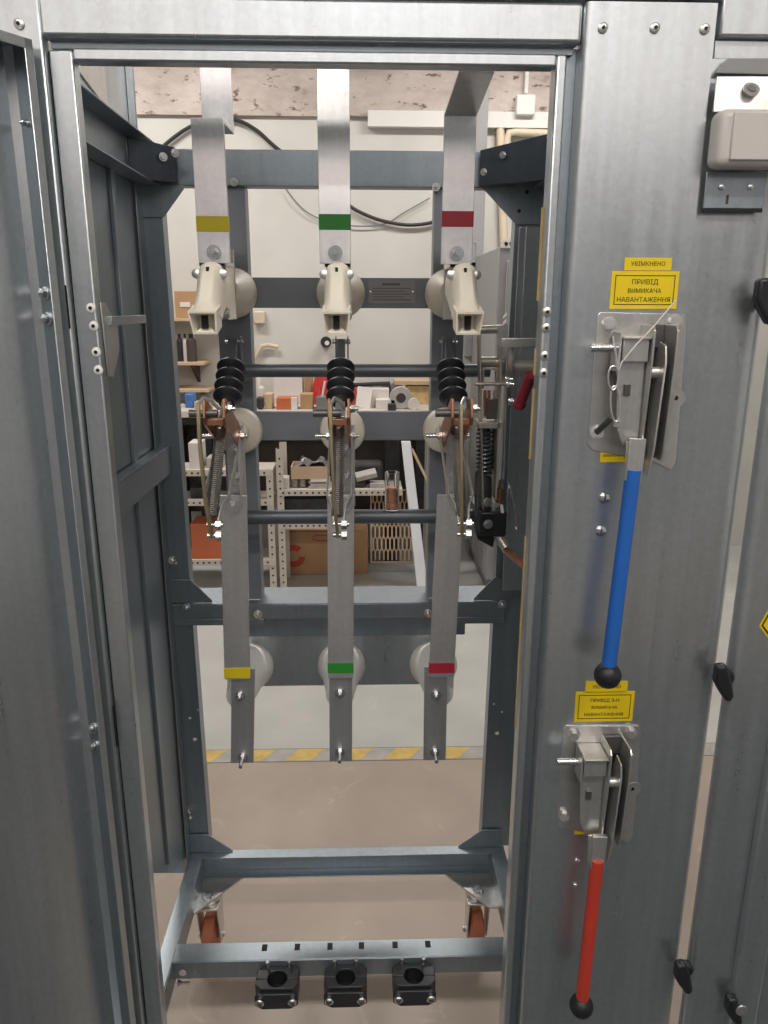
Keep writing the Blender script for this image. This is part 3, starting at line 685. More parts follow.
# ------------------------------------------------------------------ lower contact assemblies
def contact(x, lab):
    th = thing('knife_contact', lab, 'knife contact', (x, 1.5, 1.3), 'sprung copper knife contacts')
    # twin copper blades
    for q in (-.0215, .0155):
        MB().prism([(x+q, 1.422, 1.478), (x+q, 1.428, 1.512), (x+q, 1.445, 1.512), (x+q, 1.61, 1.430), (x+q, 1.615, 1.402), (x+q, 1.58, 1.392), (x+q, 1.43, 1.462)], (.005, 0, 0)).build('copper_blade', 'copper', th, .0008)
    MB().box(x-.0165, x+.0155, 1.432, 1.446, 1.462, 1.474).build('blade_bridge', 'copper', th, .001)
    MB().cyl((x-.050, 1.44, 1.484), (x+.004, 1.44, 1.484), .0075, n=16).build('front_pin', 'dark_steel', th)
    for y, z, e in ((1.448, 1.492, .0), (1.575, 1.418, .024)):
        for sgn in (-1, 1):
            if e == 0 and sgn < 0: continue
            p = V((x+(.0205 if sgn > 0 else -.0215), y, z))
            MB().hexbolt(p, (sgn, 0, 0), .0085, .008, stud=e if sgn < 0 else .006).build('pivot_bolt', 'steel', th)
    # tension spring
    A, B = V((x-.003, 1.50, 1.452)), V((x-.004, 1.370, 1.300))
    MB().helix(A, B, .0095, .0024, 46, 5, 10).build('tension_spring', 'spring', th)
    MB().cyl(A, B, .0062, n=12).build('spring_core', 'dark_steel', th)
    MB().tube([A+V((0, .004, .02)), A, A+V((0, -.001, -.008))], .003).build('spring_hook', 'spring', th)
    # long brass guide strip in front of the spring
    MB().strip([(x-.013, 1.345, 1.513), (x-.012, 1.335, 1.44), (x-.008, 1.336, 1.33), (x-.003, 1.352, 1.262)], (.0055, 0, 0), .012, (0, 1, 0)).build('guide_strip', 'brass', th, .0005)
    MB().tube([(x-.013, 1.348, 1.511), (x-.006, 1.36, 1.522), (x+.003, 1.385, 1.515), (x+.010, 1.42, 1.496)], .0035).build('wire_clip', 'zinc_plate', th)
    # side cheeks of the hinge bracket, folded in at the foot
    for q, s_ in ((-.026, 1), (.021, -1)):
        MB().strip([(x+q, 1.60, 1.432), (x+q, 1.555, 1.40), (x+q, 1.41, 1.328), (x+q+.010*s_, 1.388, 1.314), (x+q+.015*s_, 1.362, 1.284)], (0, .012, -.012), .0025, (1, 0, 0)).build('hinge_cheek', 'zinc_plate', th)
    MB().prism([(x+.020, 1.605, 1.437), (x+.020, 1.57, 1.425), (x+.020, 1.545, 1.37), (x+.020, 1.545, 1.27), (x+.020, 1.605, 1.27)], (.003, 0, 0)).build('hinge_plate', 'zinc_plate', th, .0006)
    MB().box(x-.010, x+.028, 1.588, 1.594, 1.262, 1.440).build('back_plate', 'zinc_plate', th, .0006)
    for z in (1.385, 1.325):
        MB().hexbolt((x+.010, 1.588, z), (0, -1, 0), .010, .009, stud=.012).build('bolt', 'steel', th)
    for z, w in ((1.287, .018), (1.266, .012)):
        MB().cyl((x-.012, 1.360, z), (x+w, 1.360, z), .005, n=12).build('foot_pin', 'steel', th)
        MB().cyl((x+.004, 1.360, z), (x+.014, 1.360, z), .0098, n=6).build('foot_nut', 'steel', th)
    return th
kc = contact(PX[0], 'copper knife contact with long spring and brass strip above the yellow banded lower busbar')
again(kc, PX[1]-PX[0]+.001, 'copper knife contact with long spring above the green banded lower busbar')
again(kc, PX[2]-PX[0], 'copper knife contact with long spring beside the spring drive, red phase')
# ------------------------------------------------------------------ lower busbars
def lower_bar(i, lab):
    c = COLN[i]; Yb = 1.565
    xt, xb = ((-.273, -.2905), (-.0445, -.0525), (.191, .175))[i]
    th = thing('busbar', lab, 'busbar', (xt, Yb, .64), 'aluminium busbars at the bottom')
    zt, zm = 1.292, .862; W = .0575
    xm = xt + (xb-xt)*.66
    m = MB(); m.prism([(xt-W/2, Yb, zt), (xt+W/2, Yb, zt), (xm+W/2, Yb, zm), (xm-W/2, Yb, zm)], (0, .008, 0)); m.build('bar', 'alu', th, .0006)
    zc = at((237, 341, 443)[i], (673, 668, 668)[i], Yb).z
    xc = xt + (xm-xt)*.97
    MB().box(xc-W/2-.0006, xc+W/2+.0006, Yb-.0012, Yb+.0088, zc-.0125, zc+.0125).build('colour_band', c, th)
    dx = (.013, 0, -.012)[i]; W2 = .053
    m = MB(); z0, z1 = .640, .884
    m.prism([(xm+dx-W2/2, Yb+.0085, z1), (xm+dx+W2/2, Yb+.0085, z1), (xb+dx*.4+W2/2, Yb+.0085, z0), (xb+dx*.4-W2/2, Yb+.0085, z0)], (0, .007, 0)); m.build('lower_bar', 'alu_dull', th, .0006)
    bolt_part(th, at((233, 346, 457)[i], (506, 505, 503)[i], Yb-.001), r=.0105, stud=.014)
    for px, py in (((240, 696), (243, 757)), ((340, 693), (340, 752)), ((436, 695), (435, 752)))[i]:
        p = at(px, py, Yb+.008); bolt_part(th, p, r=.0075, stud=.008 if py < 720 else .030)
    return th
lower_bar(0, 'long aluminium busbar with a yellow band and a duller bar bolted at its foot')
lower_bar(1, 'long aluminium busbar with a green band and a duller bar bolted at its foot')
lower_bar(2, 'long aluminium busbar with a red band and a duller bar bolted at its foot')
# ------------------------------------------------------------------ cable clamps on the front base rail
def clamp(x, lab):
    th = thing('cable_clamp', lab, 'cable clamp', (x, 1.34, .24), 'black cable clamps on the base rail')
    zt, zb = .256, .212
    def half(y_in, y_out, s):
        # half collar in plan, seen from above: straight ears, round bore, chamfered corners
        R = .021; yc = 1.338; n = 14
        out = [(x-.047, y_in), (x-.047, y_out-.010*s), (x-.034, y_out), (x+.034, y_out), (x+.047, y_out-.010*s), (x+.047, y_in)]
        arc = [(x+R*math.cos(a), yc+s*R*math.sin(a)) for a in [math.pi*k/n for k in range(n+1)]]
        return [(p[0], p[1], zb) for p in out] + [(p[0], p[1], zb) for p in arc]
    MB().prism(half(1.3385, 1.3705, 1), (0, 0, zt-zb)).build('rear_half', 'black', th, .002)
    MB().prism(half(1.3375, 1.312, -1), (0, 0, zt-zb)).build('front_half', 'black', th, .002)
    MB().lathe([(.0212, 0), (.0212, .003), (.006, .004), (0, .004)], (x, 1.338, zb+.004), (0, 0, 1), 24).build('rubber_seal', 'rubber', th)
    m = MB(); m.prism([(x-.047, 1.312, .240), (x-.040, 1.312, .248), (x+.040, 1.312, .248), (x+.047, 1.312, .240), (x+.047, 1.312, .218), (x+.030, 1.312, .208), (x-.030, 1.312, .208), (x-.047, 1.312, .218)], (0, -.008, 0)); m.build('front_strap', 'black', th, .002)
    for q in (-.035, .035):
        b = MB().lathe([(.0095, 0), (.0095, .006), (.0075, .008), (0, .008)], (x+q, 1.304, .231), (0, -1, 0), 20).build('bolt', 'steel', th)
        MB().cyl((x+q, 1.2962, .231), (x+q, 1.2954, .231), .0045, n=6).build('socket', 'dark_steel', b)
    for q in (-.024, .024):
        MB().cyl((x+q, 1.368, .256), (x+q, 1.366, .272), .004, n=10).build('stud', 'steel', th)
    return th
xs = [at(p, 982, 1.33).x for p in (277, 345.5, 414)]
cl = clamp(xs[0], 'black cable clamp on the base rail, nearest the open door')
again(cl, xs[1]-xs[0], 'middle black cable clamp on the base rail'); again(cl, xs[2]-xs[0], 'black cable clamp on the base rail, nearest the lever panel')
# ------------------------------------------------------------------ spring drive at the right wall
sd = thing('spring_drive', 'oily spring drive with side plates, black coil spring and cam disc beside the red phase', 'spring drive', (.27, 1.56, 1.15))
YD = 1.56
def q(px, py, Y=YD): return at(px, py, Y)
def sheet_x(px0, px1, py0, py1, Y0, Y1, name, m, th=.003):
    a = at(px0, py0, Y0); b = at(px1, py1, Y0)
    x = a.x
    return MB().prism([(a.x, Y0, a.z), (b.x, Y0, b.z), (b.x, Y1, b.z), (a.x, Y1, a.z)], (th, 0, 0)).build(name, m, sd, .0006)
sheet_x(479, 483, 326, 520, YD-.03, YD+.005, 'side_plate', 'mech')
sheet_x(501, 495, 345, 500, YD-.035, YD+.01, 'side_plate', 'mech', .004)
sheet_x(507, 503, 340, 480, YD-.03, YD-.015, 'outer_strip', 'zinc_plate', .003)
MB().cyl(q(477, 330), q(503, 329), .0085).build('top_roller', 'mech', sd)
MB().prism([q(498, 326, YD-.04), q(508, 324, YD-.04), q(508, 338, YD-.04), q(503, 346, YD-.04), q(498, 346, YD-.04)], (0, .004, 0)).build('top_lug', 'zinc_plate', sd)
MB().lathe([(.040, 0), (.042, .002), (.042, .009), (.040, .011)], q(504, 366)+V((0, .0, 0)), (1, 0, 0), 40).build('cam_disc', 'mech', sd)
MB().cyl(q(508, 368), q(528, 368)+V((.01, 0, 0)), .0155, n=24).build('drive_stub', 'mech', sd)
MB().cyl(q(480, 362), q(503, 362), .0105, n=20).build('cross_shaft', 'mech', sd)
MB().strip([q(482, 388), q(482, 370), q(484, 368), q(494, 368), q(497, 371), q(497, 388)], (0, .02, 0), .003, (0, 0, 1)).build('u_bracket', 'mech', sd)
MB().cyl(q(475, 384, YD-.05), q(508, 384, YD-.05), .0035, n=10).build('cross_pin', 'mech', sd)
for px, py in ((507, 384), (509, 401), (506, 379)): MB().hexbolt(q(px, py, YD-.06), (1, -.3, 0), .006, .006, stud=.006).build('drive_bolt', 'steel', sd)
for px, w in ((485, .006), (489, .006), (494, .004)): MB().bar(q(px, 390), q(px, 416), w, .006, (0, 1, 0)).build('copper_link', 'copper' if px < 492 else 'mech', sd)
MB().box(q(488, 396).x-.004, q(497, 396).x, YD-.02, YD, q(490, 418).z, q(490, 398).z).build('latch_block', 'dark_steel', sd, .001)
MB().box(q(476, 422).x, q(500, 422).x, YD-.035, YD+.03, q(490, 426).z, q(490, 420).z).build('spring_yoke', 'mech', sd, .001)
MB().helix(q(485, 428), q(484, 474), .0155, .0032, 11, 6, 16).build('coil_spring', 'blue_spring', sd)
MB().cyl(q(485, 424), q(484, 505), .010).build('guide_rod', 'dark_steel', sd)
MB().cyl(q(495, 428, YD+.01), q(494, 470, YD+.01), .007).build('damper_rod', 'shaft', sd)
MB().cyl(q(479, 472), q(478, 516), .0085).build('damper', 'dark_steel', sd)
MB().cyl(q(489, 476), q(489, 505), .006).build('damper_rod', 'black', sd)
MB().cyl(q(500, 488), q(499, 502), .0085).build('copper_sleeve', 'copper', sd)
MB().cyl(q(501, 480), q(500, 488), .006, n=6).build('sleeve_nut', 'steel', sd)
a, b = q(474, 506), q(499, 530)
MB().box(a.x+.006, b.x+.006, YD-.05, YD+.03, b.z, a.z).build('release_housing', 'black', sd, .004)
MB().prism([q(476, 530, YD-.03), q(497, 530, YD-.03), q(493, 548, YD-.03), (q(478, 540, YD-.03))], (0, .05, 0)).build('release_foot', 'rubber', sd, .003)
for px, py in ((487, 502), (488, 524)): MB().hexbolt(q(px, py, YD-.052), (0, -1, 0), .007, .006).build('drive_bolt', 'steel', sd)
MB().prism([q(500, 505, YD-.055), q(503, 505, YD-.055), q(504, 513, YD-.055), q(501, 513, YD-.055)], (0, .003, 0)).build('pointer', 'clear', sd)
pth = [q(497, 534, 1.53), q(504, 545, 1.51), q(508, 552, 1.50)]
MB().tube(pth, .010, 12).build('rod_fork', 'mech', sd)
MB().cyl(q(507, 550, 1.50), q(527, 568, 1.42), .0085).build('link_rod', 'copper', sd)
MB().prism([q(510, 485, 1.50), q(516, 510, 1.50), q(517, 530, 1.50), q(509, 522, 1.50)], (.002, .03, 0)).build('clear_guard', 'film', sd, .0005)
rlv = thing('red_lever', 'small red lever hanging behind the riveted frame strip beside the spring drive', 'lever', at(524, 400, 1.40))
MB().cyl(at(519.5, 404, 1.40), at(531, 375, 1.36), .0105).build('grip', 'dark_red', rlv)
MB().ball(at(519.5, 404, 1.40), .0125).build('grip_end', 'dark_red', rlv)
# ------------------------------------------------------------------ operating levers on the mechanism panel
def handle(dx, dz, paint, lab, stud, knob_dz=0, tube_end=None, tube_start=None, name='operating_lever'):
    Y = 1.207
    th = thing(name, lab, 'operating lever', (.42+dx, Y, 1.56+dz))
    def L(px, py, Yd): 
        p = at(px, py, Yd); return V((p.x+dx, p.y, p.z+dz))
    pts = [L(600, 312, Y), L(684, 314, Y), L(686, 324, Y), L(675, 462, Y), L(670, 470, Y), L(650, 460, Y), L(592, 450, Y), L(587, 444, Y), L(597, 316, Y)]
    pts = [p for p in pts]
    bp = MB().prism(pts, (0, -.003, 0)).build('base_plate', 'zinc_plate', th, .0008)
    MB().lathe([(.0135, 0), (.0135, .0037)], L(677, 398, Y), (0, -1, 0), 24).build('ear', 'zinc_plate', bp)
    MB().cyl(L(676, 398, Y-.0037), L(676, 398, Y-.0043), .0036).build('ear_hole', 'void', bp)
    for px, py, s in ((610, 324, 0), (676, 322, 0), (597, 432, stud)):
        bo = MB().cyl(L(px, py, Y-.003), L(px, py, Y-.006), .011, n=20).build('mount_bolt', 'zinc_plate', th)
        MB().cyl(L(px, py, Y-.006), L(px, py, Y-.013), .0085, n=6).build('bolt_head', 'zinc_plate' if not s else 'steel', bo)
        if s: MB().cyl(L(px, py, Y-.013), L(px, py, Y-.013)+V((.012, -.03, .028)), .005, n=14).build('bolt_thread', 'dark_steel', bo)
    # forked bracket: two cheeks standing out from the panel
    for xo, m_ in ((.438, 'zinc_plate'), (.4735, 'zinc_plate')):
        x = xo+dx
        MB().prism([(x, Y-.003, 1.655+dz), (x, Y-.052, 1.655+dz), (x, Y-.060, 1.647+dz), (x, Y-.060, 1.60+dz), (x, Y-.048, 1.455+dz), (x, Y-.042, 1.445+dz), (x, Y-.003, 1.445+dz)], (.0035, 0, 0)).build('cheek', m_, th, .001)
    MB().box(.4415+dx, .4735+dx, Y-.012, Y-.006, 1.62+dz, 1.655+dz).build('cheek_bridge', 'dark_steel', th, .001)
    MB().box(.4415+dx, .4735+dx, Y-.010, Y-.004, 1.445+dz, 1.62+dz).build('cheek_back', 'black', th, 0)
    MB().cyl(V((.4415+dx, Y-.044, 1.584+dz)), V((.464+dx, Y-.044, 1.584+dz)), .0088, n=18).build('pivot_roller', 'zinc_plate', th)
    # lever arm plates running in the fork
    MB().prism([(.459+dx, Y-.055, 1.625+dz), (.459+dx, Y-.062, 1.60+dz), (.452+dx, Y-.066, 1.47+dz), (.448+dx, Y-.062, 1.425+dz), (.448+dx, Y-.035, 1.425+dz), (.455+dx, Y-.028, 1.60+dz), (.459+dx, Y-.03, 1.63+dz)], (.003, 0, 0)).build('lever_plate', 'zinc_plate', th, .0008)
    MB().prism([(.414+dx, Y-.052, 1.478+dz), (.4375+dx, Y-.052, 1.478+dz), (.442+dx, Y-.056, 1.422+dz), (.416+dx, Y-.056, 1.422+dz)], (0, .004, 0)).build('lever_arm', 'zinc_plate', th, .0008)
    MB().prism([(.392+dx, Y-.04, 1.634+dz), (.436+dx, Y-.04, 1.634+dz), (.436+dx, Y-.04, 1.482+dz), (.412+dx, Y-.04, 1.47+dz), (.40+dx, Y-.04, 1.50+dz)], (0, .003, 0)).build('cover_plate', 'zinc_plate', th, .0008)
    MB().box(.396+dx, .436+dx, Y-.052, Y-.004, 1.600+dz, 1.636+dz).build('catch_block', 'zinc_plate', th, .0015)
    MB().box(.394+dx, .437+dx, Y-.058, Y-.004, 1.634+dz, 1.638+dz).build('catch_lid', 'zinc_plate', th, .0008)
    MB().cyl(V((.352+dx, Y-.034, 1.620+dz)), V((.398+dx, Y-.034, 1.620+dz)), .0065, n=16).build('catch_pin', 'steel', th)
    MB().box(.3915+dx, .3945+dx, Y-.05, Y-.01, 1.585+dz, 1.644+dz).build('catch_tab', 'zinc_plate', th, .0008)
    MB().box(.406+dx, .416+dx, Y-.045, Y-.039, 1.548+dz, 1.566+dz).build('square_pin', 'dark_steel', th, .001)
    # sleeve, tube, ball knob
    A, B = tube_start, tube_end; t = (B-A).normalized()
    MB().bar(A-t*.055, A+t*.012, .026, .010, (0, 1, 0)).build('tube_lug', 'zinc_plate', th, .001)
    MB().cyl(A-t*.005, B, .0122, n=24).build('tube', paint, th)
    MB().ball(B+t*.013, .0225, 28, 18).build('knob', 'rubber', th)
    return th
hb = handle(0, 0, 'blue_paint', 'blue operating lever with a black ball knob on the panel, upper of the two', True,
            tube_start=at(633, 473, 1.150), tube_end=at(608.5, 668, 1.135))
# seal wire and lead tag hanging from the blue lever's catch
sl = thing('seal_wire', 'thin white seal wire looped through the catch of the blue lever', 'seal', at(616, 380, 1.14))
MB().tube([at(676, 300, 1.19), at(655, 325, 1.15), at(636, 345, 1.14), at(622, 362, 1.138), at(618, 372, 1.138)], .0011, 6).build('wire', 'paper', sl)
MB().tube([at(618, 372, 1.138), at(619, 356, 1.139), at(621, 340, 1.145)], .0013, 6).build('wire', 'zinc_plate', sl)
MB().tube([at(613, 336, 1.145), at(616, 356, 1.138), at(617, 370, 1.138)], .0018, 6).build('wire', 'zinc_plate', sl)
ring = [at(613+5*math.cos(a), 378+12*math.sin(a), 1.14) for a in [2*math.pi*k/16 for k in range(17)]]
MB().tube(ring, .0015, 6).build('ring', 'zinc_plate', sl)
ring = [at(615+4.5*math.cos(a)+.2*math.sin(a)*4, 404+18*math.sin(a), 1.143) for a in [2*math.pi*k/18 for k in range(19)]]
MB().tube(ring, .0016, 6).build('ring', 'zinc_plate', sl)
MB().box(at(613, 420, 1.15).x, at(620, 420, 1.15).x, 1.145, 1.15, at(616, 427, 1.15).z, at(616, 420, 1.15).z).build('seal', 'zinc_plate', sl, .001)
b_ = at(601, 728, 1.207); a_ = at(645, 316, 1.207)
hr = handle(-.006, -.722, 'red_paint', 'red operating lever with a black ball knob on the panel, lower of the two', False,
            tube_start=at(597, 862, 1.15), tube_end=at(582, 1000, 1.135))
# ------------------------------------------------------------------ yellow labels
def sticker(px0, py0, px1, py1, lines, lab, sizes, border=True, Y=1.2062, slant=0):
    a, b = at(px0, py0, Y), at(px1, py1, Y)
    x0, x1, z1, z0 = a.x, b.x, a.z, b.z
    th = MB().box(x0, x1, Y-.0005, Y+.0005, z0, z1).build('warning_label', 'label')
    tag(th, lab, 'label'); th['kind'] = 'thing'
    w, h = x1-x0, z1-z0
    if border:
        e = .006; f = .0012; m = MB(); y0, y1 = Y-.0009, Y-.0005
        m.box(x0+e, x1-e, y0, y1, z1-e-f, z1-e).box(x0+e, x1-e, y0, y1, z0+e, z0+e+f).box(x0+e, x0+e+f, y0, y1, z0+e+f, z1-e-f).box(x1-e-f, x1-e, y0, y1, z0+e+f, z1-e-f)
        m.build('border', 'ink', th)
    for k, (s, sz) in enumerate(zip(lines, sizes)):
        z = z1 - h*(.29+.235*k if len(lines) > 1 else .5)
        text(s, sz, ((x0+x1)/2, Y-.0008, z), (1, 0, 0), (0, 0, 1), 'ink', th)
    return th
sticker(612, 271, 676, 309, ['ПРИВІД', 'ВИМИКАЧА', 'НАВАНТАЖЕННЯ'], 'yellow label with three lines above the blue lever bracket', [.0105, .0092, .0100])
sticker(625, 257.5, 671, 270.5, ['УВІМКНЕНО'], 'small yellow tab label directly above the framed three-line label by the blue lever', [.0088], False)
sticker(601, 449, 628, 462, ['ВИМКНЕНО'], 'small yellow tab label half hidden under the blue lever bracket', [.0066], False, Y=1.2063)
sticker(576, 692, 632, 721, ['ПРИВІД З-Н', 'ВИМИКАЧА', 'НАВАНТАЖЕННЯ'], 'yellow label with three lines between the blue knob and the red lever bracket', [.0088, .0082, .0084])
sticker(586, 681.5, 627, 692, ['УВІМКНЕНО'], 'small yellow tab label behind the blue knob', [.0085], False)
sticker(575, 825, 596, 834, ['ВИМКНЕНО'], 'small yellow tab label under the red lever bracket', [.006], False, Y=1.2063)
# ================================================================== NEIGHBOURING CELL
nb = thing('switchgear_cabinet', 'neighbouring galvanised cabinet with black latches along a lit door gap', 'switchgear cabinet', (.9, 1.4, 0))
def N(mb, name, m='zinc', bevel=.001, par=None, seg=2): return mb.build(name, m, par or nb, bevel, seg)
def round_edge(x0, x1, r, y0, y1, z0, z1, side):
    # vertical panel with one rolled edge
    pts = []
    for k in range(9):
        a = math.pi/2*k/8
        pts.append((x1-r+r*math.sin(a), y0+r-r*math.cos(a)) if side > 0 else (x0+r-r*math.sin(a), y0+r-r*math.cos(a)))
    if side > 0: pl_ = [(x0, y0)] + pts + [(x1, y1), (x1-.002, y1), (x1-.002, y0+r), (x1-r, y0+.002), (x0, y0+.002)]
    else: pl_ = [(x1, y0)] + pts + [(x0, y1), (x0+.002, y1), (x0+.002, y0+r), (x0+r, y0+.002), (x1, y0+.002)]
    return MB().prism([(p[0], p[1], z0) for p in pl_], (0, 0, z1-z0))
N(round_edge(.5135, .648, .034, 1.219, 1.254, .08, 2.03, 1), 'front_post', bevel=0)
dr = N(round_edge(.660, 1.15, .016, 1.212, 1.232, .08, 2.03, -1), 'door', bevel=0)
N(MB().box(.516, 1.3, 1.21, 1.25, 2.056, 2.12), 'top_trim', bevel=.004)
N(MB().box(.516, 1.3, 1.222, 1.25, 2.03, 2.056), 'header', bevel=.002)
N(MB().box(.745, .80, 1.19, 1.212, .08, 1.05), 'door_stiffener', 'zinc', .004, dr)
for (px, py, s) in ((766, 302, 1.0), (724, 681, 1.0), (684, 975, 1.05), (734, 1008, 1.0)):
    c = at(px, py, 1.19)
    lt = N(MB().lathe([(.016, 0), (.016, .012), (.012, .016)], (c.x+.008, 1.212, c.z), (0, -1, 0), 24), 'latch', 'black', 0)
    w = .014*s; h = .034*s
    N(MB().prism([(c.x-w*1.5, 1.196, c.z+h), (c.x-w*.2, 1.196, c.z+h*1.05), (c.x+w*.6, 1.196, c.z+h*.1), (c.x+w*1.1, 1.196, c.z-h*.7), (c.x+w*.8, 1.196, c.z-h*1.05), (c.x+w*.1, 1.196, c.z-h*.95), (c.x-w*.9, 1.196, c.z-h*.35), (c.x-w*1.5, 1.196, c.z+h*.1)], (0, -.020, 0)), 'wing', 'black', .005, lt, 3)
    if py == 1008: N(MB().cyl((c.x+.006, 1.176, c.z+.012), (c.x+.006, 1.172, c.z+.012), .012), 'cap', 'zinc_plate', .001, lt)
for py in (790, 860, 905, 640):
    pass
a, b, c_ = at(759, 626, 1.2115), at(790, 570, 1.2115), at(790, 668, 1.2115)
t = MB().prism([a, b, c_], (0, -.0005, 0)).build('warning_label', 'label'); tag(t, 'yellow triangular label on the neighbouring door between two black latches', 'label'); t['kind'] = 'thing'
m = MB(); g = (a+b+c_)/3
o_ = [p+(g-p)*.10-V((0, .0006, 0)) for p in (a, b, c_)]; i_ = [p+(g-p)*.20-V((0, .0006, 0)) for p in (a, b, c_)]
for k in range(3): m.prism([o_[k], o_[(k+1) % 3], i_[(k+1) % 3], i_[k]], (0, -.0003, 0))
m.build('border', 'ink', t)
# plastic box on a drilled bracket
pb = thing('plastic_box', 'pale grey plastic box on a drilled metal bracket high on the neighbouring cabinet', 'plastic box', (.60, 1.2, 1.9))
Yb = 1.19
def Q(px, py, Y=Yb): return at(px, py, Y)
MB().prism([Q(716, 73, 1.205), Q(728, 58, 1.205), Q(790, 58, 1.205), Q(790, 75, 1.205)], (0, .008, 0)).build('back_flange', 'grey_metal', pb, .001)
MB().prism([Q(717, 76, 1.20), Q(790, 76, 1.20), Q(788, 112, 1.192), Q(713, 112, 1.192)], (0, .003, 0)).build('drilled_plate', 'zinc_plate', pb, .001)
c = Q(751, 90, 1.193); 
rg = MB().lathe([(.007, 0), (.0115, 0), (.0115, .003), (.007, .003)], c, (0, -1, .7), 24).build('grommet', 'zinc_plate', pb)
MB().cyl(c+V((0, -.0028, .00196)), c+V((0, -.0032, .0023)), .0068).build('hole', 'grey_dark', pb)
a, b = Q(722, 107, 1.165), Q(800, 167, 1.165)
MB().box(a.x, a.x+.17, 1.165, 1.205, b.z, a.z).build('housing', 'plastic', pb, .012, 4)
MB().box(a.x+.018, a.x+.16, 1.1615, 1.17, b.z+.008, a.z-.006).build('cover', 'plastic', pb, .002, 2)
a, b = Q(706, 172, 1.209), Q(762, 209, 1.209)
bk = MB().box(a.x, b.x, 1.2065, 1.2095, b.z, a.z).build('lower_bracket', 'zinc_int', pb, .001)
for px, py in ((721, 187), (750, 187)): MB().lathe([(.0045, 0), (.004, .003), (0, .004)], Q(px, py, 1.2065), (0, -1, 0), 16).build('screw', 'steel', bk)
MB().box(Q(726, 200, 1.206).x, Q(728.5, 200, 1.206).x, 1.2059, 1.2066, Q(727, 204, 1.206).z, Q(727, 195, 1.206).z).build('mark', 'ink', bk)
MB().box(a.x, b.x, 1.207, 1.2095, b.z-.005, b.z).build('slot', 'void', bk)

# ================================================================== BACKGROUND
def bx(name, px0, px1, py0, py1, Y, dep, m, label, cat, bevel=.004, group=None, rot=0.0, floor=None):
    a, b = at(px0, py0, Y), at(px1, py1, Y)
    z0 = b.z if floor is None else floor
    o = MB().box(a.x, b.x, Y, Y+dep, z0, a.z).build(name, m, None, bevel)
    tag(o, label, cat, group); o['kind'] = 'thing'
    if rot: o.rotation_euler = (0, 0, rot)
    return o
def sub(o, mb, name, m, bevel=0): return mb.build(name, m, o, bevel)
# --- wall fittings
WY = RY1
jb = bx('junction_box', 517, 535, 94, 115, WY-.10, .07, 'plain_wall', 'square painted junction box high on the plaster band', 'junction box', .008)
p0 = at(526, 94, WY-.06); 
o = MB().cyl(p0, (p0.x, p0.y, RZ-.01), .014, n=12).build('conduit', 'plain_wall'); tag(o, 'thin vertical conduit rising from the junction box to the ceiling', 'conduit')
o = MB().tube([at(560, 134, WY-.04), at(516, 132, WY-.04), at(509, 133, WY-.04), at(507, 140, WY-.04), at(507, 160, WY-.04)], .024, 12).build('wall_pipe', 'pipe'); tag(o, 'cream painted pipe bending down on the wall by the grey wall cabinet', 'pipe')
o = MB().cyl(at(500, 128, WY-.03), at(504, 250, WY-.03), .028, n=14).build('wall_pipe', 'pipe'); tag(o, 'straight cream vertical pipe on the wall above the grey wall cabinet', 'pipe')
a, b = at(474, 60, WY-.08), at(483, 262, WY-.08)
o = MB().box(a.x, b.x, WY-.08, WY-.001, b.z-.6, RZ-.01).build('cable_trunking', 'grey_metal', None, .003); tag(o, 'flat grey vertical cable trunking on the wall beside the red banded busbar', 'cable trunking')
def cable(pts, r, lab, m='wire'):
    o = MB().tube([at(x, y, WY-.02-r) for x, y in pts], r, 8).build('wall_cable', m); tag(o, lab, 'cable'); return o
def arc(pts, n=6):
    P_ = [V((x, y, 0)) for x, y in pts]; out = []
    P_ = [P_[0]] + P_ + [P_[-1]]
    for i in range(1, len(P_)-2):
        for k in range(n):
            t = k/n; a, b, c, d = P_[i-1:i+3]
            q = .5*((2*b)+(c-a)*t+(2*a-5*b+4*c-d)*t*t+(3*b-a-3*c+d)*t**3); out.append((q.x, q.y))
    out.append(pts[-1]); return out
def cable_c(pts, r, lab, m='wire'): return cable(arc(pts), r, lab, m)
cable_c([(150, 158), (172, 139), (190, 127), (212, 119), (236, 120), (256, 130), (274, 146), (292, 160)], .012, 'thick black cable arching over the top beam behind the yellow banded busbar')
cable_c([(346, 203), (358, 211), (380, 220), (408, 225), (434, 222), (450, 214)], .011, 'black cable sagging across the wall between the green and red banded busbars')
cable_c([(284, 186), (296, 202), (310, 214), (330, 222), (356, 226), (384, 224), (405, 212), (430, 198)], .004, 'hair thin wire sagging below the black cable on the wall', 'grey_dark')
cable_c([(348, 116), (400, 118), (445, 117)], .006, 'thin dark wire running level on the plaster band', 'grey_dark')
o = MB().cyl(at(326, 342, WY-.001), at(326, 342, WY-.06), .036, n=20).build('wall_socket', 'black'); tag(o, 'round black wall socket beside the middle pull rod', 'socket')
sub(o, MB().cyl(at(327, 343, WY-.060), at(327, 343, WY-.064), .015), 'centre', 'paper')
o = MB().tube([at(x, y, WY-.03) for x, y in ((254, 360), (258, 352), (262, 346), (268, 345), (278, 347))], .014, 8).build('wall_tap', 'pipe'); tag(o, 'old brass tap on the wall above the upper shaft', 'tap')
o = MB().box(at(253, 311, WY-.04).x, at(265, 311, WY-.04).x, WY-.05, WY-.0002, at(258, 324, WY-.04).z, at(258, 311, WY-.04).z).build('pipe_clip', 'pipe', None, .01); tag(o, 'small rusty clip on the wall below the yellow phase insulator', 'clip')
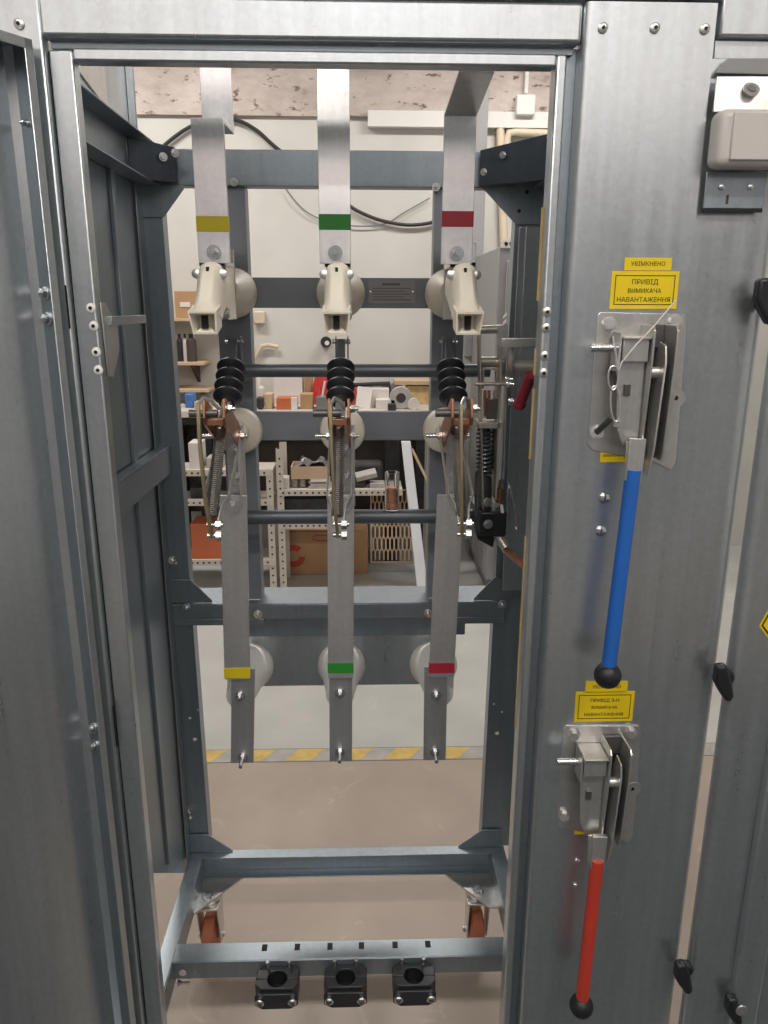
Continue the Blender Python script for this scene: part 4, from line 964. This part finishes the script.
# grey wall cabinet
YW = 4.25
a, b = at(499, 247, YW), at(560, 247, YW)
ec = thing('electrical_cabinet', 'tall grey electrical cabinet against the wall behind the spring drive', 'electrical cabinet', (a.x+.2, 4.6, 0))
MB().box(a.x, a.x+.46, YW, RY1-.09, .10, a.z).build('body', 'grey_metal', ec, .004)
MB().box(a.x+.045, a.x+.44, YW-.012, YW-.001, .16, a.z-.07).build('door', 'grey_metal', ec, .003)
MB().box(a.x+.02, a.x+.44, YW+.03, RY1-.12, .0031, .10).build('plinth', 'grey_dark', ec)
c0, c1 = at(502, 240, YW-.0), at(515, 248, YW-.0)
pt = MB().box(c0.x, c1.x, YW-.004, YW, c1.z, c0.z).build('plate', 'paper', ec)
for px in (506, 511): MB().cyl(at(px, 244, YW-.0045), at(px, 244, YW-.0055), .011, n=12).build('hole', 'void', pt)
m = MB()
for y in (308, 314, 320, 326): m.prism([at(503, y+8, YW-.0125), at(511, y, YW-.0125), at(511, y+3, YW-.0125), at(503, y+11, YW-.0125)], (0, -.001, 0))
m.build('stripe', 'paper', ec)
# wall shelves left
def shelf(py, px1, lab, br=.13):
    z = at(190, py, 4.95).z; x1 = at(px1, py, 4.95).x
    th = thing('wall_shelf', lab, 'wall shelf', (x1-.3, 5.05, z), 'wall shelves')
    MB().box(x1-.75, x1, 4.93, WY-.001, z-.02, z).build('board', 'card2', th, .002)
    for q in (-.1, -.55): MB().prism([(x1+q, 4.98, z-.02), (x1+q, WY-.001, z-.02), (x1+q, WY-.001, z-.02-br)], (.02, 0, 0)).build('bracket', 'brown', th)
    return z
zs1 = shelf(318, 232, 'upper wall shelf carrying the worn cardboard box')
zs2 = shelf(362, 204, 'middle wall shelf carrying the dark bottles')
zs3 = shelf(389, 209, 'lowest short wall shelf just above the workbench clutter', .04)
o = bx('cardboard_box', 174, 199, 291, 317.5, 4.97, .2, 'card', 'worn cardboard box with a torn lid on the upper wall shelf', 'cardboard box', .003, floor=zs1)
sub(o, MB().box(at(180, 303, 4.969).x, at(190, 303, 4.969).x, 4.966, 4.9695, at(185, 307, 4.969).z, at(185, 302, 4.969).z), 'paper_label', 'paper')
for k, (px, w, h, mm, lb) in enumerate(((180.5, 3, 24, 'black', 'black bottle at the end of the middle wall shelf'), (186, 2.5, 24, 'plastic', 'pale slim bottle between two dark ones on the middle wall shelf'), (192, 5, 26, 'brown', 'brown bottle with a dark cap on the middle wall shelf'))):
    c = at(px, 361, 4.99); r = w*.0065
    o = MB().lathe([(r, 0), (r, .12), (r*.9, .135), (r*.4, .15)], (c.x, 5.0, zs2), (0, 0, 1), 18).build('bottle', mm); tag(o, lb, 'bottle', 'bottles on the wall shelf')
    sub(o, MB().cyl((c.x, 5.0, zs2+.149), (c.x, 5.0, zs2+.175), r*.45, n=14), 'cap', 'black')
# --- workbench
zt = at(300, 411, 4.60).z; xl = at(150, 411, 4.6).x; xr = at(436, 411, 4.6).x
wbn = thing('workbench', 'long workbench heaped with boxes and papers below the wall', 'workbench', (-.4, 4.85, 0))
MB().box(xl, xr, 4.60, 5.16, zt-.04, zt).build('top', 'rack', wbn, .003)
MB().box(xl+.02, xr-.02, 5.12, 5.14, .30, zt-.04).build('back_panel', 'brown', wbn)
MB().box(xl+.02, xr-.02, 4.72, 5.12, zt-.10, zt-.04).build('apron', 'brown', wbn)
for px in (392, 205):
    c = at(px, 455, 4.86); MB().box(c.x-.048, c.x+.048, 4.86, 4.93, .0031, zt-.04).build('leg', 'darkstuff', wbn, .003)
for x in (xl+.06, xr-.06): MB().box(x-.03, x+.03, 5.04, 5.10, .0031, zt-.04).build('leg', 'darkstuff', wbn, .003)
def onb(name, px0, px1, py0, Y, dep, m, label, cat, bevel=.004, group=None):
    return bx(name, px0, px1, py0, 411, Y, dep, m, label, cat, bevel, group, floor=zt)
onb('carton', 273, 303, 371, 4.95, .16, 'paper', 'large white carton at the back of the workbench', 'carton')
o = onb('carton', 276, 297, 398, 4.66, .12, 'card_orange', 'low orange carton with a pale end on the workbench', 'carton')
a = at(291, 398, 4.66); b = at(297, 398, 4.66); sub(o, MB().box(a.x, b.x+.001, 4.659, 4.70, zt+.001, a.z+.001), 'end_flap', 'paper')
onb('carton', 264, 272.5, 394, 4.70, .12, 'card2', 'narrow tan carton standing nearest the yellow phase pull rod', 'carton')
onb('carton', 300, 313, 394, 4.68, .10, 'card', 'brown carton between the orange carton and the red bag', 'carton')
onb('paper_roll', 256, 262, 376, 4.98, .05, 'paper', 'white paper roll standing behind the narrow tan carton', 'paper roll', .012)
o = onb('cable_coil', 256, 263.5, 397, 4.66, .05, 'darkstuff', 'small dark coil of wire at the end of the bench items', 'coil', .015)
onb('paper_bag', 304, 313, 375, 4.96, .1, 'card', 'creased brown paper bag behind the red bag', 'bag', .015)
# red bag
a, b = at(312, 376, 4.86), at(331, 411, 4.86); cx = (a.x+b.x)/2; hw = (b.x-a.x)/2
o = MB().lathe([(hw*.9, 0), (hw*1.05, .04), (hw, .12), (hw*.75, .18), (hw*.4, a.z-zt), (0, a.z-zt+.002)], (cx, 4.92, zt), (0, 0, 1), 18).build('shopping_bag', 'redcloth', None); o.scale = (1, .5, 1)
tag(o, 'red bag slumped on the workbench behind the middle pull rod', 'bag')
o = onb('tool_tray', 316, 333, 397, 4.66, .12, 'grey_dark', 'grey tool tray with tools sticking up before the red bag', 'tool tray')
for k, px in enumerate((318, 322, 326, 330)):
    c = at(px, 405, 4.70); sub(o, MB().cyl((c.x, 4.70, zt+.06), (c.x+.02, 4.72, zt+.15+.02*(k % 2)), .007, n=8), 'tool', 'plastic' if k % 2 else 'redcloth')
o = MB().cyl(at(344, 385.5, 4.86), at(390, 383.5, 4.86), .014, n=14).build('black_tube', 'black'); tag(o, 'long black tube lying across the papers on the workbench', 'tube')
onb('carton', 343, 357, 388, 4.80, .1, 'redmark', 'dark red carton half hidden by the middle pull rod', 'carton')
o = bx('booklet', 355, 370, 387, 408, 4.72, .012, 'paper', 'white booklet leaning upright on the workbench', 'booklet', .001, floor=zt); o.rotation_euler = (math.radians(-14), math.radians(8), 0)
for k, (p0, p1, y0, lb) in enumerate(((371, 389, 389, 'tall stack of white papers on the workbench beside the grey roll'), (376, 395, 400, 'low stack of white papers before the tall paper stack'))):
    onb('paper_block', p0, p1, y0, 4.78-.1*k, .12, 'paper', lb, 'papers', .002)
onb('grey_board', 370, 402, 383, 5.05, .02, 'grey_metal', 'grey board leaning on the wall behind the papers', 'board')
c = at(401, 397, 4.68); 
o = MB().lathe([(.030, 0), (.066, 0), (.068, .006), (.068, .054), (.066, .06), (.030, .06)], (c.x, 4.68, zt+.069), (0, 1, 0), 28).build('film_roll', 'tape_grey'); tag(o, 'grey translucent film roll standing on its edge on the workbench', 'roll')
sub(o, MB().lathe([(.022, 0), (.030, 0), (.030, .062), (.022, .062)], (c.x, 4.679, zt+.069), (0, 1, 0), 24), 'core', 'brown')
c = at(414, 404, 4.64); o = MB().lathe([(.018, 0), (.036, 0), (.036, .03), (.018, .03)], (c.x, 4.64, zt+.036), (0, 1, 0), 24).build('tape_roll', 'paper'); tag(o, 'small white tape roll before the grey film roll', 'tape roll')
onb('carton', 407, 431, 386, 4.92, .18, 'gasket', 'yellow brown carton at the bench end by the red phase contact', 'carton')
o = bx('flat_card', 395, 433, 381, 385, 4.90, .22, 'card2', 'flat pale card sheet lying on the yellow brown carton', 'card', .001)
o = onb('plastic_bag', 257, 265, 386, 4.80, .06, 'plastic', 'crumpled pale plastic bag behind the small dark coil of wire', 'bag', .02)
o = onb('hand_tool', 382, 391, 385, 4.90, .04, 'darkstuff', 'dark hand tool standing between the papers and the grey film roll', 'tool', .01)
onb('small_box', 334, 341, 399, 4.62, .05, 'plastic', 'tiny pale box on the bench just behind the middle pull rod', 'box')
onb('tool_case', 388, 396, 404, 4.60, .05, 'darkstuff', 'low dark case on the bench edge under the film roll', 'case', .006)
# small things in the gap beside the open rear post
onb('blue_box', 184, 194, 394, 4.75, .1, 'blueplastic', 'blue and white packet at the far end of the workbench', 'packet', .008)
onb('carton', 194, 210, 402, 4.68, .1, 'card2', 'low tan carton beside the blue packet', 'carton')

# --- slotted racks under and before the bench
def rack(x0, x1, y0, y1, ztop, levels, lab, m='rack'):
    th = thing('slotted_rack', lab, 'storage rack', ((x0+x1)/2, (y0+y1)/2, 0), 'cream slotted racks')
    for (x, y, sx, sy) in ((x0, y0, 1, 1), (x1, y0, -1, 1), (x0, y1, 1, -1), (x1, y1, -1, -1)):
        mb = MB(); mb.prism([(x, y, .0031), (x+.04*sx, y, .0031), (x+.04*sx, y+.003*sy, .0031), (x+.003*sx, y+.003*sy, .0031), (x+.003*sx, y+.04*sy, .0031), (x, y+.04*sy, .0031)], (0, 0, ztop-.0031))
        lg = mb.build('post', m, th)
        if sy > 0:
            m2 = MB(); z = .06
            while z < ztop-.03: m2.cyl((x+.02*sx, y-.0005, z), (x+.02*sx, y-.002, z), .006, n=8); z += .045
            m2.build('hole_pattern', 'void', lg)
    for z in levels:
        xe = x1
        pst = 1
        if isinstance(z, tuple): z, xe, pst = z
        bd = MB().box(x0+.003, xe-.003, y0+.004, y1-.004, z-.012, z).build('shelf_board', m, th)
        MB().box(x0+.003, xe-.003, y0-.003, y0, z-.035, z+.002).build('shelf_rail', m, bd)
        if xe < x1 and pst: MB().box(xe-.04, xe, y0, y0+.04, .0031, z-.036).build('post', m, th)
        m2 = MB(); x = x0+.03
        while x < xe-.02: m2.box(x, x+.012, y0-.0045, y0-.0031, z-.022, z-.012); x += .035
        m2.build('hole_pattern', 'void', bd)
    return th
YK = 4.34
zk = at(300, 490, YK).z; xk0 = at(277, 490, YK).x; xk1 = at(437, 490, YK).x
zk2 = at(300, 523, YK).z
rack(xk0, xk1, YK, 4.58, at(300, 449, YK).z, ((zk, at(403, 490, YK).x, 0), (zk2, at(352, 523, YK).x, 1)), 'cream slotted rack with perforated rails under the workbench front')
xa1 = at(273, 480, YK).x; za = at(260, 470, YK).z
zl2 = at(200, 500, YK).z; zl3 = at(200, 560, YK).z
rack(xa1-.75, xa1, YK, 4.575, za, (za, zl2, zl3), 'cream slotted rack behind the open rear post, beside the rack of papers')
def onk(name, px0, px1, py0, Y, dep, m, label, cat, bevel=.003, z=None): return bx(name, px0, px1, py0, 500, Y, dep, m, label, cat, bevel, None, floor=zk if z is None else z)
onk('small_box', 281, 289.5, 478, 4.37, .08, 'paper', 'small white box at the end of the rail shelf', 'box')
st = []
zz = zk
for k in range(4):
    o = bx('magazine', 309+2*(k % 2), 329-2*(k % 2), 0, 0, 4.38+.01*(k % 3), .16, 'paper', '', 'magazine', .001) if False else None
    x0, x1 = at(309+2*(k % 2), 490, 4.4).x, at(330-2*(k % 2), 490, 4.4).x
    o = MB().box(x0, x1, 4.37+.008*(k % 3), 4.53, zz+.001, zz+.013).build('magazine', 'paper' if k % 2 else 'tape_grey', None, .001); zz += .0135
    tag(o, 'magazine ' + ('lying lowest in', 'second from the bottom of', 'third from the bottom of', 'topmost of')[k] + ' the pile under the open carton tray', 'magazine', 'magazines on the rail shelf'); o['kind'] = 'thing'
for px, lb in ((295, 'round grey tin on the rail shelf nearest the small white box'), (303, 'round grey tin on the rail shelf nearest the magazines')):
    c = at(px, 490, 4.42); o = MB().lathe([(.024, 0), (.026, .004), (.026, .046), (.024, .05), (0, .05)], (c.x, 4.42, zk), (0, 0, 1), 20).build('tin', 'spring'); tag(o, lb, 'tin', 'tins on the rail shelf')
# open carton tray resting on the tins and magazines
a, b = at(291, 466, 4.40), at(329, 482, 4.40); z0 = zk+.056
tr = thing('carton_tray', 'open pale carton tray full of grey wrapping above the magazines', 'carton', ((a.x+b.x)/2, 4.47, z0))
h = .075; x0, x1, y0, y1 = a.x, b.x, 4.38, 4.55
MB().box(x0, x1, y0, y0+.005, z0, z0+h).build('front', 'card2', tr); MB().box(x0, x1, y1-.005, y1, z0, z0+h).build('back', 'card2', tr)
MB().box(x0, x0+.005, y0+.005, y1-.005, z0, z0+h).build('side', 'card2', tr); MB().box(x1-.005, x1, y0+.005, y1-.005, z0, z0+h).build('side', 'card2', tr)
MB().box(x0+.005, x1-.005, y0+.005, y1-.005, z0, z0+.004).build('base', 'card2', tr)
m = MB(); n_ = 9
gr = [[m.bm.verts.new((x0+.01+(x1-x0-.02)*i/n_, y0+.008+(y1-y0-.016)*j/5, z0+h*.8+random.uniform(0, .055)*(0 if i in (0, n_) else 1))) for j in range(6)] for i in range(n_+1)]
for i in range(n_):
    for j in range(5): m.bm.faces.new((gr[i][j], gr[i+1][j], gr[i+1][j+1], gr[i][j+1]))
m.build('wrapping', mat('grey wrapping film', (.26, .25, .26), .3, .35, .4, (12, 12, 12)), tr)
for k, (px0, px1, py, lb) in enumerate(((352, 366, 482, 'black bundle on the rail shelf behind the green phase contact'),)):
    onk('black_bundle', px0, px1, py, 4.38, .12, 'darkstuff', lb, 'bundle', .015)
o = onk('black_bag', 350, 383, 462, 4.46, .10, 'darkstuff', 'crumpled black bag standing on the rail shelf', 'bag', .03)
o = bx('paper_sheet', 356, 377, 473, 478, 4.38, .06, 'tape_grey', 'bent grey paper sheet lying on the black bag', 'paper', .001, rot=.1); o.rotation_euler = (math.radians(20), math.radians(-12), .1)
onk('small_box', 370, 384, 483.5, 4.37, .09, 'tape_grey', 'small grey box on the rail shelf beside the glass jar', 'box')
# clear sleeve with copper winding on the lower shaft
jx = at(392, 490, 1.66).x; z0 = 1.2347; z1 = at(392, 472, 1.66).z; hh = z1-z0
jr = thing('clear_sleeve', 'small clear cylinder with copper coloured winding standing on the lower shaft', 'sleeve', (jx, 1.66, z0))
MB().lathe([(.0165, 0), (.0165, hh), (.0150, hh), (.0150, .002), (0, .002)], (jx, 1.66, z0), (0, 0, 1), 24).build('tube', 'glass', jr)
MB().lathe([(.0142, .003), (.0142, .014), (.012, .016), (.0142, .018), (.0142, hh*.56), (.011, hh*.6), (0, hh*.6)], (jx, 1.66, z0), (0, 0, 1), 24).build('winding', 'copper_bright', jr)
# lower shelf and floor items
bx('dark_crate', 284, 331, 499, 523, 4.38, .15, 'darkstuff', 'low black crate on the bottom board of the rail shelf', 'crate', .006, floor=zk2)
bx('open_carton', 353, 366, 519, 531, 4.64, .10, 'card', 'brown open carton lid on the shaded carton beside the wire grille', 'carton', .004, floor=None)
zf = .0031
o = bx('cardboard_box', 280, 333, 531.5, 568, 4.62, .40, 'card', 'large cardboard box with red print on the floor below the rail shelf', 'cardboard box', .006, floor=zf)
# red ring segments and oval printed on it
m = MB(); cx, cz = at(293.5, 556, 4.618).x, at(293.5, 556, 4.618).z; s_ = at(303, 556, 4.618).x-cx
def seg(r0, r1, a0, a1, n=12):
    for k in range(n):
        q0, q1 = math.radians(a0+(a1-a0)*k/n), math.radians(a0+(a1-a0)*(k+1)/n)
        m.prism([(cx+r0*math.cos(q0), 4.6185, cz+r0*math.sin(q0)), (cx+r1*math.cos(q0), 4.6185, cz+r1*math.sin(q0)), (cx+r1*math.cos(q1), 4.6185, cz+r1*math.sin(q1)), (cx+r0*math.cos(q1), 4.6185, cz+r0*math.sin(q1))], (0, -.0008, 0))
seg(s_*.62, s_*1.25, 45, 165); m.build('print', 'redmark', o); m = MB(); seg(s_*.62, s_*1.25, 215, 355)
m.build('print', 'redmark', o)
m = MB(); c2 = at(322, 538, 4.618)
m.tube([(c2.x+.06*math.cos(a), 4.618, c2.z+.02*math.sin(a)) for a in [2*math.pi*k/24 for k in range(25)]], .003, 6); m.build('print', 'redmark', o)
bx('carton', 350, 368, 531, 562, 4.64, .25, 'card', 'brown carton on the floor in the shade behind the wire grille', 'carton', .005, floor=zf)
# expanded metal grille leaning
gr_ = thing('wire_grille', 'pale expanded metal grille leaning upright on the floor', 'grille', (at(392, 560, 4.50).x, 4.5, 0))
a, b = at(372, 494, 4.30), at(414, 563, 4.30); zb_ = .004; zt_ = a.z
zt_, zb_ = a.z, max(.008, at(392, 562, 4.66).z)
zt_ = at(392, 493, 4.72).z; x0, x1 = at(371, 528, 4.72).x, at(413, 528, 4.72).x
cols, rows = 10, 6; m = MB(); dx = (x1-x0)/cols; dz = (zt_-zb_)/rows
def gp(x, z): return V((x, 4.80-.14*(1-(z-zb_)/(zt_-zb_)), z))
for r in range(rows):
    for c in range(cols+1):
        x = x0+dx*c; off = dx/2 if r % 2 else 0
        if x+off > x1+.001: continue
        zc0, zc1 = zb_+dz*r+dz*.16, zb_+dz*(r+1)-dz*.16
        m.bar(gp(x+off, zc0), gp(x+off, zc1), .010, .006, (0, 1, 0))
        nx = (x+dx/2, x-dx/2) if not r % 2 else (x+off+dx/2, x+off-dx/2)
        if r < rows-1:
            for e in nx:
                if x0-.001 <= e <= x1+.001: m.bar(gp(x+off, zc1), gp(e, zc1+dz*.32), .008, .006, (0, 1, 0))
for z in (zb_, zt_): m.bar(gp(x0, z), gp(x1, z), .010, .008, (0, 1, 0))
for x in (x0, x1): m.bar(gp(x, zb_), gp(x, zt_), .010, .008, (0, 1, 0))
m.build('lattice', 'card2', gr_)
# white panel leaning
a, b = at(406, 443, 4.42), at(424, 561, 4.25)
o = MB().prism([(a.x-.025, 4.46, a.z), (a.x+.03, 4.46, a.z), (b.x+.03, 4.20, zf), (b.x-.035, 4.20, zf)], (0, .04, 0)).build('white_panel', 'white_panel', None, .003); tag(o, 'long white enamelled panel leaning beside the wire grille', 'panel')
o = MB().cyl(at(412, 449, 4.45), at(433, 492, 4.35), .008, n=8).build('thin_rod', 'card2'); tag(o, 'thin pale rod leaning behind the white panel', 'rod')
# things on the rack at the open rear post
def onl(name, px0, px1, py0, z, Y, dep, m, label, cat, bevel=.003): return bx(name, px0, px1, py0, 500, Y, dep, m, label, cat, bevel, None, floor=z)
onl('carton', 188, 204, 443, za, 4.38, .14, 'paper', 'white carton on top of the rack behind the open rear post', 'carton')
onl('carton', 206, 224, 458, za, 4.40, .12, 'tape_grey', 'grey carton beside the white carton on the rack top', 'carton')
onl('dark_crate', 190, 212, 488, zl2, 4.38, .14, 'darkstuff', 'black crate of metal offcuts on the rack behind the brass strip', 'crate')
onl('storage_bin', 190, 224, 524, zl3, 4.36, .18, 'card_orange', 'orange brown storage bin on the lowest shelf of the rack', 'bin')
# ================================================================== render look
for o in bpy.data.objects:
    if '_loc' in o: del o['_loc']
S.view_settings.view_transform = 'Standard'; S.view_settings.look = 'None'
S.view_settings.exposure = 0.0; S.view_settings.gamma = 1.0; S.view_settings.use_curve_mapping = False
S.cycles.use_denoising = True
S.cycles.max_bounces = 8; S.cycles.diffuse_bounces = 5; S.cycles.glossy_bounces = 5; S.cycles.transmission_bounces = 6
S.cycles.sample_clamp_indirect = 6.0
